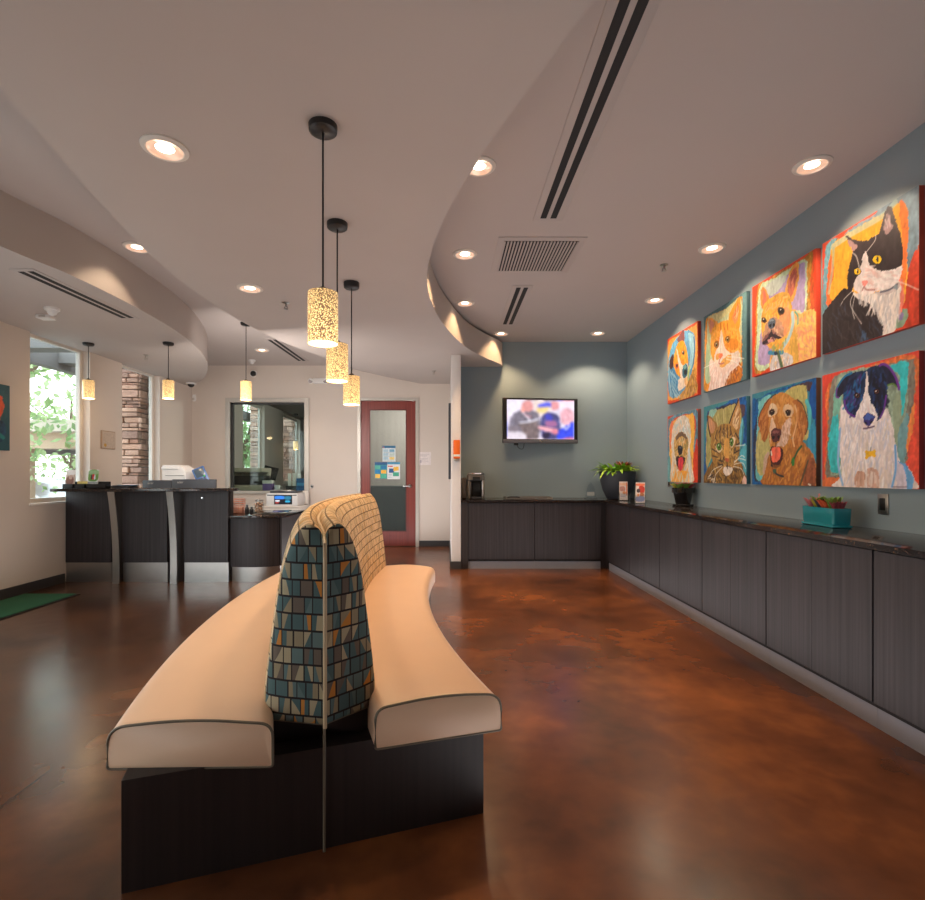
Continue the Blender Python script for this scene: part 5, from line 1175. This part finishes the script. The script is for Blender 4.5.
def holder(x, y, label, paint, rz):
    t = thing('brochure_holder', label, 'brochure holder', (x, y, CZ), 'clear brochure holders on the counter', rz)
    b = BM(); box(b, -.06, .06, -.05, .04, 0, .005); box(b, -.06, .06, -.05, -.046, .005, .10); box(b, -.06, .06, .03, .034, .005, .2); box(b, -.06, -.056, -.046, .03, .005, .1); box(b, .056, .06, -.046, .03, .005, .1)
    obj('acrylic_stand', b, MAT['acrylic'], t, smooth=0)
    return t
def brochure(x, y, label, paint, rz, tilt):
    t = thing('brochure', label, 'brochure', (x, y, CZ+.006), None, rz)
    b = BM(); box(b, -.05, .05, -.004, .012, 0, .235); o = obj('sheets', b, MAT['paper'], t, smooth=0); o.rotation_euler = (math.radians(tilt), 0, 0)
    q = paint_obj('printed_cover', paint, lambda u, v: (-.05+u*.1, -.0046, v*.235), MAT['print'], t); q.rotation_euler = (math.radians(tilt), 0, 0)
p = Paint(SQ, (226,214,212), 40, 80, .006); p.P([(10,8),(90,8),(90,20),(10,20)], (236,190,160)).P([(10,28),(60,26),(70,48),(12,50)], (206,150,140)).E(60, 60, 22, 9, (226,160,120)).Ln([(15,72),(85,72)], .02, (150,160,190)).Ln([(15,80),(70,80)], .02, (170,170,196)).P([(84,10),(96,10),(96,70),(84,70)], (226,120,80))
holder(2.25, 6.56, 'clear acrylic brochure holder in front of the large planter', None, -.15); brochure(2.25, 6.56, 'pale upright brochure in the holder in front of the large planter', p, -.15, -3)
p = Paint(SQ, (230,216,210), 40, 80, .006); p.P([(10,6),(90,6),(90,16),(10,16)], (240,130,90)).P([(40,18),(95,22),(90,50),(50,50)], (206,70,60)).E(32, 40, 20, 10, (90,80,84)).E(70, 60, 22, 12, (190,120,80)).P([(10,70),(90,68),(90,90),(10,92)], (140,150,196)).E(30, 62, 14, 7, (236,150,90))
holder(2.205, 5.88, 'clear acrylic brochure holder nearer the black flower pot', None, -.45); brochure(2.205, 5.88, 'red and white brochure leaning in the holder nearer the black flower pot', p, -.45, -7)
t = thing('acrylic_award', 'clear pointed acrylic award in the corner of the counter by the television', 'award', (1.98, 7.10, CZ))
b = BM(); box(b, -.085, .085, -.03, .03, 0, .018, .004); prism_y(b, [(-.075, .018), (.075, .018), (.045, .16), (0, .225), (-.045, .16)], -.009, .009); obj('blade', b, MAT['acrylic'], t, smooth=0)
b = BM(); box(b, -.05, .05, -.0102, -.0092, .04, .09); obj('engraved_plate', b, M('frosted_plate', rgb(170, 178, 182), .5), t, smooth=0)
t = thing('serving_tray', 'flat grey tray lying on the counter below the television', 'tray', (1.10, 6.98, CZ))
b = BM(); box(b, -.32, .30, -.16, .16, 0, .010, .004); box(b, -.32, .30, -.16, -.148, .01, .028); box(b, -.32, .30, .148, .16, .01, .028); box(b, -.32, -.308, -.148, .148, .01, .028); box(b, .288, .30, -.148, .148, .01, .028); obj('tray_body', b, MAT['steel'], t, smooth=0)
b = BM(); tube(b, [(-.30, -.165, .03), (-.26, -.18, .035), (-.18, -.18, .035), (-.14, -.165, .03)], .007, 8); obj('handle', b, MAT['black'], t)
t = thing('coffee_maker', 'silver and black single-cup coffee maker beside the white wall end', 'coffee maker', (.385, 7.08, CZ))
DS = M('dark_silver', rgb(120, 118, 116), .3, .7)
b = BM(); box(b, -.19, -.115, -.11, .13, 0.001, .29, .02); obj('water_tank', b, M('smoked_tank', rgb(92, 84, 78), .15, .3), t)
b = BM(); box(b, -.11, .115, .03, .15, 0.001, .33, .02); obj('body', b, MAT['black'], t)
b = BM(); box(b, -.11, -.055, -.12, .03, 0.001, .30, .014); obj('side_column', b, DS, t)
b = BM(); box(b, .085, .122, -.13, .03, 0.001, .26, .012); obj('side_column', b, MAT['steel'], t)
b = BM(); box(b, -.055, .085, -.15, .03, 0.001, .028, .008); obj('drip_tray', b, MAT['charcoal'], t)
b = BM(); loft(b, [[Vector((x, y, z)) for x, y in rrect_(hx, hy, .03)] for hx, hy, z in ((.10, .10, .235), (.118, .13, .255), (.118, .13, .30), (.105, .115, .338), (.07, .08, .352))]); o = obj('brew_head', b, DS, t); o.location = (.005, -.01, 0)
b = BM(); box(b, -.04, .06, -.146, -.135, .25, .30, .004); obj('control_panel', b, MAT['black'], t)
b = BM(); tube(b, smooth_pts([(-.10, -.07, .33), (-.085, -.14, .345), (.0, -.165, .348), (.095, -.14, .345), (.11, -.07, .33)], 5), .011, 8); obj('lever', b, MAT['chrome'], t)
t = thing('flower_pot', 'black glazed flower pot with small succulents on the counter', 'flower pot', (2.475, 5.40, CZ))
b = BM(); lathe(b, [(0, 0), (.098, 0), (.104, .012), (.1, .022), (0, .022)], seg=32); obj('saucer', b, MAT['black_glaze'], t)
b = BM(); lathe(b, [(0, .022), (.072, .022), (.094, .135), (.109, .14), (.111, .19), (.102, .192), (.098, .17), (0, .165)], seg=32); obj('pot', b, MAT['black_glaze'], t)
def rosette(b, c, r, n, el=.5, wd=.3):
    for i in range(n):
        a = 2.4*i; e = el + .9*i/n; leaf(b, c, (math.cos(a), math.sin(a), e), r*(1-.5*i/n), r*wd*(1-.4*i/n), .1)
SUC = {'green': M('succulent_green', rgb(120, 160, 70), .5), 'yellow': M('succulent_yellow', rgb(190, 180, 70), .5), 'red': M('succulent_red', rgb(170, 74, 86), .5), 'pink': M('succulent_pink', rgb(206, 120, 130), .5), 'orange': M('succulent_orange', rgb(214, 96, 60), .5), 'navy': M('succulent_dark', rgb(60, 60, 80), .5)}
for nm, pts, col, r in (('green_succulent', [(-.06, -.05), (0, -.07), (-.03, .04)], 'green', .055), ('yellow_succulent', [(.05, .02), (-.07, .02)], 'yellow', .05), ('red_succulent', [(.045, -.055)], 'red', .05), ('pink_succulent', [(0, 0), (-.03, -.02), (.02, .05)], 'pink', .06)):
    b = BM()
    for px_, py_ in pts: rosette(b, (px_, py_, .172), r*2.0, 18, 1.1, .2)
    obj(nm, b, SUC[col], t, smooth=80)
b = BM(); lathe(b, [(0, .166), (.097, .166), (.0, .172)], seg=24); obj('soil', b, MAT['soil'], t)
t = thing('rectangular_planter', 'turquoise glazed rectangular planter of succulents on the counter', 'planter', (2.413, 3.281, CZ), None, math.radians(-6))
b = BM()
def rrect(hx, hy, r, n=5):
    P = []
    for cx, cy, a0 in ((hx-r, hy-r, 0), (-hx+r, hy-r, 90), (-hx+r, -hy+r, 180), (hx-r, -hy+r, 270)):
        for k in range(n+1): a = math.radians(a0+90*k/n); P.append((cx+r*math.cos(a), cy+r*math.sin(a)))
    return P
loft(b, [[Vector((x, y, z)) for x, y in rrect(hx, hy, .02)] for hx, hy, z in ((.056, .162, .0), (.062, .170, .006), (.062, .170, .016), (.056, .164, .018))]); obj('saucer', b, MAT['teal_glaze'], t)
b = BM(); loft(b, [[Vector((x, y, z)) for x, y in rrect(hx, hy, .018)] for hx, hy, z in ((.050, .155, .018), (.054, .160, .024), (.057, .164, .115), (.057, .164, .12), (.051, .158, .12), (.05, .157, .10))]); obj('trough', b, MAT['teal_glaze'], t)
b = BM(); box(b, -.05, .05, -.157, .157, .098, .104); obj('soil', b, MAT['soil'], t, smooth=0)
for nm, pts, col, r, el in (('pink_succulent', [(-.04, .14), (0, .10)], 'pink', .055, .7), ('green_succulent', [(-.02, .07), (.03, .12), (.0, -.06), (-.03, -.10), (.03, -.08)], 'green', .06, 1.0), ('yellow_succulent', [(-.05, .06), (0, -.085)], 'yellow', .05, .9), ('dark_succulent', [(-.02, .015), (-.05, .02)], 'navy', .05, .8), ('orange_succulent', [(-.05, -.03), (-.04, -.06), (0, -.02)], 'orange', .05, .6), ('red_succulent', [(-.01, -.145), (.03, -.15), (-.04, -.14)], 'red', .042, 1.0)):
    b = BM()
    for px_, py_ in pts: rosette(b, (px_*.55, py_*.86, .100), r*1.9, 22, el+1.2, .15)
    obj(nm, b, SUC[col], t, smooth=80)
b = BM(); tube(b, [(-.01, .06, .10), (-.01, .062, .16), (-.005, .06, .195)], .003, 6); leaf(b, (-.005, .06, .185), (.2, .2, 1), .03, .006); obj('flower_stalk', b, SUC['pink'], t)

# green floor mat
t = thing('floor_mat', 'green entrance mat with a dark rubber edge on the floor by the left wall', 'mat', (-4.02, 4.2, 0.0005))
b = BM(); box(b, -.30, .27, -1.1, 1.07, 0, .006, .002); obj('rubber_edge', b, MAT['dark'], t)
b = BM(); box(b, -.28, .245, -1.08, 1.045, .006, .013, .003); obj('pile', b, MAT['mat_green'], t)

# ------------------------------------------------------------------ ceiling fixtures
LIGHTS = []
def lamp(name, kind, loc, energy, color, **kw):
    l = bpy.data.lights.new(name, kind); l.energy = energy; l.color = color
    for k, v in kw.items(): setattr(l, k, v)
    o = bpy.data.objects.new(name, l); COL.objects.link(o); o.location = loc
    return o
def downlight_proto():
    t = thing('downlight', 'round recessed downlight', 'downlight', (0, 0, 0))
    b = BM(); lathe(b, [(.078, 0), (.080, -.012), (.086, -.014), (.104, -.006), (.106, 0)], seg=36); obj('trim_ring', b, MAT['white_metal'], t)
    b = BM(); lathe(b, [(.080, -.012), (.074, -.006), (.045, -.002), (.042, -.0015)], seg=36); obj('reflector', b, MAT['reflector'], t)
    b = BM(); lathe(b, [(.044, -.0012), (.03, -.006), (0, -.009)], seg=28); obj('lens', b, MAT['bulb'], t)
    return t
dl = []
for px, py, z in [(165, 148, ZCLOUD), (250, 288, ZCLOUD)]: D = F*(z-H)/(475-py); dl.append(((px-447)*D/F, D, z, 'cloud'))
for px, py in [(137, 247), (262, 350)]: D = F*(ZCL-H)/(475-py); dl.append(((px-447)*D/F, D, ZCL, 'left'))
for px, py in [(812, 165), (712, 248), (655, 300), (598, 333)]: D = F*(ZC-H)/(475-py); dl.append(((px-447)*D/F, D, ZC, 'wall'))
for px, py in [(479, 166), (465, 254), (465, 303), (501, 333.5)]: D = F*(ZC-H)/(475-py); dl.append(((px-447)*D/F, D, ZC, 'fascia'))
dlab = ['large round downlight in the curved soffit at the very top of the photo', 'round downlight in the curved soffit left of the pendant group', 'round downlight in the upper ceiling half hidden by the curved soffit', 'small round downlight in the far ceiling before the back wall',
        'round downlight in front of the black and white cat portrait, nearest the camera', 'round downlight in the right-hand ceiling before the bulldog portrait, second along the wall', 'round downlight before the blue cone puppy portrait, third along the wall', 'round downlight in the right-hand ceiling nearest the television wall corner',
        'round downlight beside the curved soffit edge, nearest the camera', 'round downlight left of the square air grille', 'round downlight beside the curved soffit, level with the far slot diffuser', 'round downlight beside the curved soffit right above the television wall']
proto = downlight_proto()
WARM = (1, .76, .52)
for i, ((x, y, z, k), lb) in enumerate(zip(dl, dlab)):
    o = proto if i == 0 else copy_tree(proto)
    o.location = (x, y, z-.0002); o['label'] = lb; o['group'] = 'recessed downlights'
    e = {'cloud': 16, 'left': 12, 'wall': 33, 'fascia': 34}[k]
    lamp('downlight_beam', 'SPOT', (x, y, z-.03), e, {'fascia': (1, .64, .34)}.get(k, WARM), spot_size=math.radians(118), spot_blend=.42, shadow_soft_size=.05)

# pendants
def pendant_proto():
    t = thing('pendant_lamp', 'pendant', 'pendant lamp')
    b = BM(); lathe(b, [(.0655, 0), (.0665, .0), (.0665, .226), (.0655, .228), (.0640, .226), (.0640, .0), (.0655, 0)], seg=40); obj('shade', b, MAT['shade'], t)
    b = BM(); lathe(b, [(.014, .252), (.016, .25), (.034, .236), (.0645, .229), (.0645, .2245), (0, .2245)], seg=28); obj('cap', b, M('bronze_cap', rgb(60, 46, 34), .35, .7), t)
    b = BM(); lathe(b, [(0, .02), (.022, .028), (.032, .055), (.026, .085), (.014, .12), (.014, .22)], seg=20); obj('bulb', b, MAT['bulb_hot'], t)
    b = BM(); lathe(b, [(.0635, .004), (.056, .012), (0, .018)], seg=28); obj('diffuser', b, M('glowing_diffuser', (1, .9, .8, 1), .5, var=0, emit=(1, .82, .6, 1), estr=3.0), t)
    return t
pend = [(-.554, 2.30, 1.805, ZCLOUD, 'speckled gold glass pendant hanging over the bench, nearest the camera'), (-.68, 3.19, 1.80, ZCLOUD, 'speckled gold glass pendant over the bench, middle of the three'), (-.775, 4.18, 1.79, ZCLOUD, 'speckled gold glass pendant over the bench, farthest of the three'),
        (-4.08, 5.86, 2.09, ZSOF, 'speckled glass pendant under the desk soffit in front of the big window'), (-3.16, 5.84, 2.085, ZSOF, 'speckled glass pendant under the desk soffit by the stone-view window'), (-2.47, 6.33, 2.14, ZCL, 'speckled glass pendant hanging before the pass-through window'), (-4.2, 14.3, 1.93, 2.92, 'small glass pendant lamp seen far off through the pass-through glass')]
pp = pendant_proto()
for i, (x, y, z, zc, lb) in enumerate(pend):
    o = pp if i == 0 else copy_tree(pp)
    sc_ = .9 if i in (3, 4) else 1.0; o.scale = (sc_,)*3; z0_, zc = z, z+(zc-z)/sc_
    o.location = (x, y, z); o['label'] = lb; o['group'] = 'cylindrical glass pendants'
    b = BM(); tube(b, [(0, 0, .25), (0, 0, zc-z-.02)], .0045, 8); obj('cord', b, MAT['black'], o)
    b = BM(); lathe(b, [(0, zc-z-.034), (.05, zc-z-.034), (.062, zc-z-.026), (.064, zc-z-.001), (0, zc-z-.001)], seg=28); obj('canopy', b, MAT['black'], o)
    lamp('pendant_glow', 'POINT', (x, y, z-.012), 5 if i < 3 else 3, (1, .68, .36), shadow_soft_size=.05)

# linear slot diffusers, return grille, sprinklers, detectors
def slot(x0, x1, y0, y1, z, n, label, rz=0):
    cx, cy = (x0+x1)/2, (y0+y1)/2
    t = thing('slot_diffuser', label, 'air vent', (cx, cy, z), 'linear slot air diffusers', rz)
    w, l = (x1-x0)/2, (y1-y0)/2
    b = BM(); box(b, -w, w, -l, l, -.006, 0, .002); obj('flange', b, MAT['ceiling'], t)
    sw = .045; gap = .03; tot = n*sw+(n-1)*gap
    for k in range(n):
        a = -tot/2+k*(sw+gap)
        b = BM(); box(b, a, a+sw, -l+.04, l-.04, -.0075, -.0055); obj('slot', b, MAT['dark'], t, smooth=0)
slot(.645, .865, 1.9, 3.88, ZC, 2, 'long twin slot air diffuser in the ceiling, nearest the camera')
slot(.665, .875, 5.22, 6.58, ZC, 2, 'short twin slot air diffuser in the ceiling beyond the square grille')
slot(-3.155, -2.975, 3.74, 4.94, ZSOF, 2, 'slot air diffuser in the soffit above the desk', math.radians(-3))
slot(-2.49, -2.29, 7.05, 8.45, ZCL, 2, 'slot air diffuser in the far ceiling before the back wall', math.radians(-2))
t = thing('return_air_grille', 'square white return air grille in the ceiling between the slot diffusers', 'air vent', (.775, 4.52, ZC))
b = BM(); box(b, -.36, .36, -.37, .37, -.006, 0, .002); obj('flange', b, MAT['ceiling'], t)
b = BM(); box(b, -.305, .305, -.305, .305, -.0078, -.0058); obj('opening', b, MAT['dark'], t, smooth=0)
b = BM()
for i in range(23):
    x = -.30+i*.0273; box(b, x-.0065, x+.0065, -.305, .305, -.016, -.007)
obj('louvres', b, MAT['ceiling'], t, smooth=0)
def sprinkler(px, py, z, label):
    D = F*(z-H)/(475-py); t = thing('fire_sprinkler', label, 'sprinkler', ((px-447)*D/F, D, z), 'ceiling fire sprinklers')
    b = BM(); lathe(b, [(.035, 0), (.036, -.004), (.014, -.012), (0, -.012)], seg=20); obj('escutcheon', b, MAT['steel'], t)
    b = BM(); tube(b, [(0, 0, -.01), (0, 0, -.035)], .008, 8); tube(b, [(-.014, 0, -.03), (-.014, 0, -.055)], .003, 6); tube(b, [(.014, 0, -.03), (.014, 0, -.055)], .003, 6); lathe(b, [(0, -.055), (.022, -.055), (.022, -.058), (0, -.058)], seg=14); obj('head', b, MAT['steel'], t)
sprinkler(664, 265, ZC, 'small fire sprinkler in the right-hand ceiling among the wall downlights')
sprinkler(286, 303, ZCLOUD, 'small fire sprinkler in the curved soffit left of the pendants')
sprinkler(434, 371, ZCLOUD, 'small fire sprinkler in the curved soffit above the red door')
sprinkler(146, 355, ZSOF, 'small fire sprinkler in the desk soffit between two pendants')
def det(px, py, z, label, r, mat, name='smoke_detector', cat='detector'):
    D = F*(z-H)/(475-py); t = thing(name, label, cat, ((px-447)*D/F, D, z))
    b = BM(); lathe(b, [(r, 0), (r, -.018), (r*.9, -.024), (0, -.024)], seg=26); obj('base', b, MAT['white'], t)
    b = BM(); lathe(b, [(r*.7, -.024), (r*.6, -.05), (r*.3, -.066), (0, -.07)], seg=24); obj('dome', b, mat, t)
det(52, 308, ZSOF, 'round white smoke detector in the desk soffit', .06, MAT['white'])
D = F*(ZSOF-H)/(475-315.5); t = thing('ceiling_sensor', 'square white sensor box in the desk soffit beside the smoke detector', 'sensor', ((46-447)*D/F, D, ZSOF))
b = BM(); box(b, -.065, .065, -.05, .05, -.035, 0, .008); obj('case', b, MAT['white'], t)
b = BM(); box(b, -.03, .03, -.052, -.049, -.028, -.010); obj('lens', b, M('sensor_lens', rgb(190, 184, 178), .3), t)
det(191, 383, ZSOF, 'black dome security camera under the desk soffit near the back corner', .075, MAT['black'], 'dome_camera', 'camera')
det(252, 360, ZCL, 'small white smoke detector in the far ceiling above the pass-through', .055, MAT['white'])

# ------------------------------------------------------------------ outside the windows
GZ = -.35
b = BM(); box(b, -60, XL-.15, -30, 60, GZ-.1, GZ); struct('ground', b, MAT['asphalt'])
def pillar(x0, x1, y0, y1, z1, label):
    t = thing('stone_pillar', label, 'pillar', ((x0+x1)/2, (y0+y1)/2, GZ), 'ledge stone pillars outside')
    b = BM(); box(b, x0+.04, x1-.04, y0+.04, y1-.04, GZ, z1); obj('core', b, MAT['mortar'], t, True, smooth=0)
    b = BM(); z = GZ
    rs = random.Random(int(y0*10))
    while z < z1:
        h = rs.choice((.035, .05, .07, .09, .12))
        for side in (0, 1, 2):  # faces: +x, -y, +y
            a, c = (y0, y1) if side == 0 else (x0, x1); p_ = a
            while p_ < c:
                l = rs.uniform(.14, .42); q = min(p_+l, c)
                if c-q < .08: q = c
                d = rs.uniform(-.012, .035)
                if side == 0: box(b, x1-.1, x1+d, p_+.006, q-.006, z+.006, z+h-.006, .008, 1)
                elif side == 1: box(b, p_+.006, q-.006, y0-d, y0+.1, z+.006, z+h-.006, .008, 1)
                else: box(b, p_+.006, q-.006, y1-.1, y1+d, z+.006, z+h-.006, .008, 1)
                p_ = q
        z += h
    obj('stone_facing', b, MAT['stone'], t, True, smooth=0)
pillar(-5.32, -4.62, 7.72, 9.5, 3.6, 'tan stacked stone pillar outside the second window behind the desk')
pillar(-4.93, -4.62, 12.9, 13.5, 3.6, 'tan stone pillar beyond the office window, left one through the glass')
pillar(-5.9, -4.62, 15.42, 16.8, 3.6, 'tan stone pillar beyond the office window, right one through the glass')
t = thing('roof_overhang', 'grey roof overhang with cross beams outside the big window', 'roof overhang', (-5.4, 7, 2.9))
b = BM(); box(b, -6.15, -6.0, 2, 18, 2.86, 3.12); obj('fascia_beam', b, MAT['grey_beam'], t, True, smooth=0)
for y in np.arange(3.2, 9, .95):
    b = BM(); box(b, -6.0, XL-.15, y, y+.28, 2.95, 3.12); obj('cross_beam', b, MAT['grey_beam'], t, True, smooth=0)
t = thing('carport', 'beige steel carport with a post and beams across the parking lot', 'carport', (-9.5, 11.2, GZ))
b = BM(); box(b, -9.15, -8.95, 11.0, 11.2, GZ, 1.95); obj('post', b, MAT['beige_steel'], t, True, smooth=0)
b = BM(); box(b, -14.5, -14.3, 11.0, 11.2, GZ, 1.95); obj('post', b, MAT['beige_steel'], t, True, smooth=0)
b = BM(); box(b, -15, -7.2, 10.9, 11.3, 1.78, 2.12); obj('beam', b, MAT['beige_steel'], t, True, smooth=0)
b = BM(); box(b, -15, -7.0, 10.6, 15.0, 2.12, 2.36); obj('roof_deck', b, M('pale_roof_edge', rgb(216, 200, 186), .6), t, True, smooth=0)
b = BM(); box(b, -15, -7.2, 13.2, 13.4, 1.75, 2.0); obj('rear_beam', b, MAT['grey_beam'], t, True, smooth=0)
# parked car, side on
car = thing('parked_car', 'silver white car parked outside beyond the big window', 'car', (-11.2, 13.6, GZ))
b = BM(); prof = smooth_pts([(-2.15, .35), (-2.2, .62), (-2.1, .85), (-1.5, .92), (-.85, 1.35), (-.2, 1.46), (.6, 1.42), (1.15, 1.0), (1.9, .86), (2.15, .7), (2.2, .42), (2.1, .25), (-2.05, .25)], 4, True)
prism_y(b, prof, -.85, .85); obj('body', b, MAT['car_paint'], car, smooth=30)
for poly in ([(-1.30, .95), (-.80, 1.30), (-.15, 1.38), (-.15, .95)], [(-.08, .95), (-.08, 1.38), (.52, 1.34), (.98, .98)]):
    b = BM(); prism_y(b, poly, -.856, -.845); obj('side_window', b, MAT['car_glass'], car, smooth=0)
for x in (-1.35, 1.35):
    b = BM(); tube(b, [(x, -.86, .32), (x, -.66, .32)], .32, 28); o = obj('wheel', b, MAT['black'], car)
    b = BM(); tube(b, [(x, -.868, .32), (x, -.86, .32)], .2, 20); obj('hubcap', b, MAT['steel'], o)
# trees
def tree(x, y, h, r, n, label, seed, cz=.68):
    rs = random.Random(seed)
    t = thing('shade_tree', label, 'tree', (x, y, GZ), 'trees outside the windows')
    b = BM(); tube(b, [(0, 0, 0), (.05, .02, h*.35), (-.04, .05, h*.6), (.02, 0, h*.85)], [.14, .11, .08, .03], 8)
    for k in range(7):
        a = rs.uniform(0, 6.28); tube(b, [(0, 0, h*rs.uniform(.35, .6)), (math.cos(a)*r*.4, math.sin(a)*r*.4, h*.7), (math.cos(a)*r*.8, math.sin(a)*r*.8, h*rs.uniform(.7, .95))], [.06, .04, .015], 6)
    obj('trunk', b, MAT['bark'], t)
    b = BM(); cl = [(rs.gauss(0, r*.5), rs.gauss(0, r*.5), h*cz+rs.gauss(0, h*.17)) for _ in range(26)]
    for i in range(n):
        c = cl[i % len(cl)]; p_ = Vector((c[0]+rs.gauss(0, r*.17), c[1]+rs.gauss(0, r*.17), c[2]+rs.gauss(0, r*.16)))
        u = Vector((rs.gauss(0, 1), rs.gauss(0, 1), rs.gauss(0, 1))).normalized(); v = u.orthogonal().normalized(); s = rs.uniform(.05, .1)
        b.faces.new([b.verts.new(p_+q) for q in (u*s, v*s*.5, -u*s, -v*s*.5)])
    obj('crown', b, MAT['leaf'], t, smooth=0, flip=False)
tree(-8.0, 9.2, 5.4, 1.6, 1700, 'leafy tree just outside the big window, its crown filling the pane', 3)
tree(-13.5, 18.5, 5.2, 2.6, 2200, 'broad tree beyond the carport', 5, .5)
tree(-20.0, 19.0, 5.0, 2.8, 2000, 'broad tree beyond the parked car, behind the carport post', 8, .45)
tree(-10.6, 24.0, 5.5, 2.6, 2200, 'tree beyond the parking lot, seen low between the carport post and window frame', 9, .45)
tree(-6.9, 17.2, 4.8, 1.6, 2000, 'bushy tree outside the office window, seen through the pass-through glass', 12, .5)

# ------------------------------------------------------------------ world and remaining light
WORLD = 2.8
w = bpy.data.worlds.new('world'); scene.world = w; w.use_nodes = True
nt = w.node_tree; bg = nt.nodes['Background']
tc = N(nt, 'ShaderNodeTexCoord'); sp = N(nt, 'ShaderNodeSeparateXYZ'); L(nt, tc.outputs['Generated'], sp.inputs[0])
r = N(nt, 'ShaderNodeValToRGB'); e = r.color_ramp.elements
e[0].position = .0; e[0].color = (.95, .93, .90, 1); e[1].position = .8; e[1].color = (.72, .84, 1, 1)
L(nt, sp.outputs[2], r.inputs[0]); L(nt, r.outputs[0], bg.inputs[0]); bg.inputs[1].default_value = WORLD
scene.view_settings.view_transform = 'Standard'; scene.view_settings.look = 'None'; scene.view_settings.exposure = 0.87
scene.cycles.use_denoising = True
scene.cycles.max_bounces = 8; scene.cycles.diffuse_bounces = 4; scene.cycles.transparent_max_bounces = 12; scene.cycles.caustics_reflective = False; scene.cycles.caustics_refractive = False
scene.cycles.sample_clamp_indirect = 2.0; scene.cycles.sample_clamp_direct = 8.0; scene.cycles.blur_glossy = 1.0

# added fill lamps near the floor, no fixtures, to brighten the ceiling
for nm, x, y, sx, sy, e in (('ceiling_fill', 1.05, 3.6, 1.7, 5.6, 19), ('ceiling_fill', -2.9, 3.2, 2.0, 4.2, 12.5), ('ceiling_fill', -1.0, 7.4, 1.6, 1.8, 12)):
    o = lamp(nm, 'AREA', (x, y, .025), e, (1, .97, .98), shape='RECTANGLE', size=sx, size_y=sy)
    o.rotation_euler = (PI, 0, 0)

o = lamp('back_wall_fill', 'AREA', (-2.3, 5.5, 1.95), 20, (1, .92, .86), shape='RECTANGLE', size=.9, size_y=.5)  # added fill lamp without a fixture, brightens the back wall
o.rotation_euler = (math.radians(84), 0, math.radians(-14))
lamp('office_fill', 'POINT', (-.6, 10.0, 2.5), 75, (1, .95, .88), shadow_soft_size=.2)  # added fill light in the office, not one of its fixtures
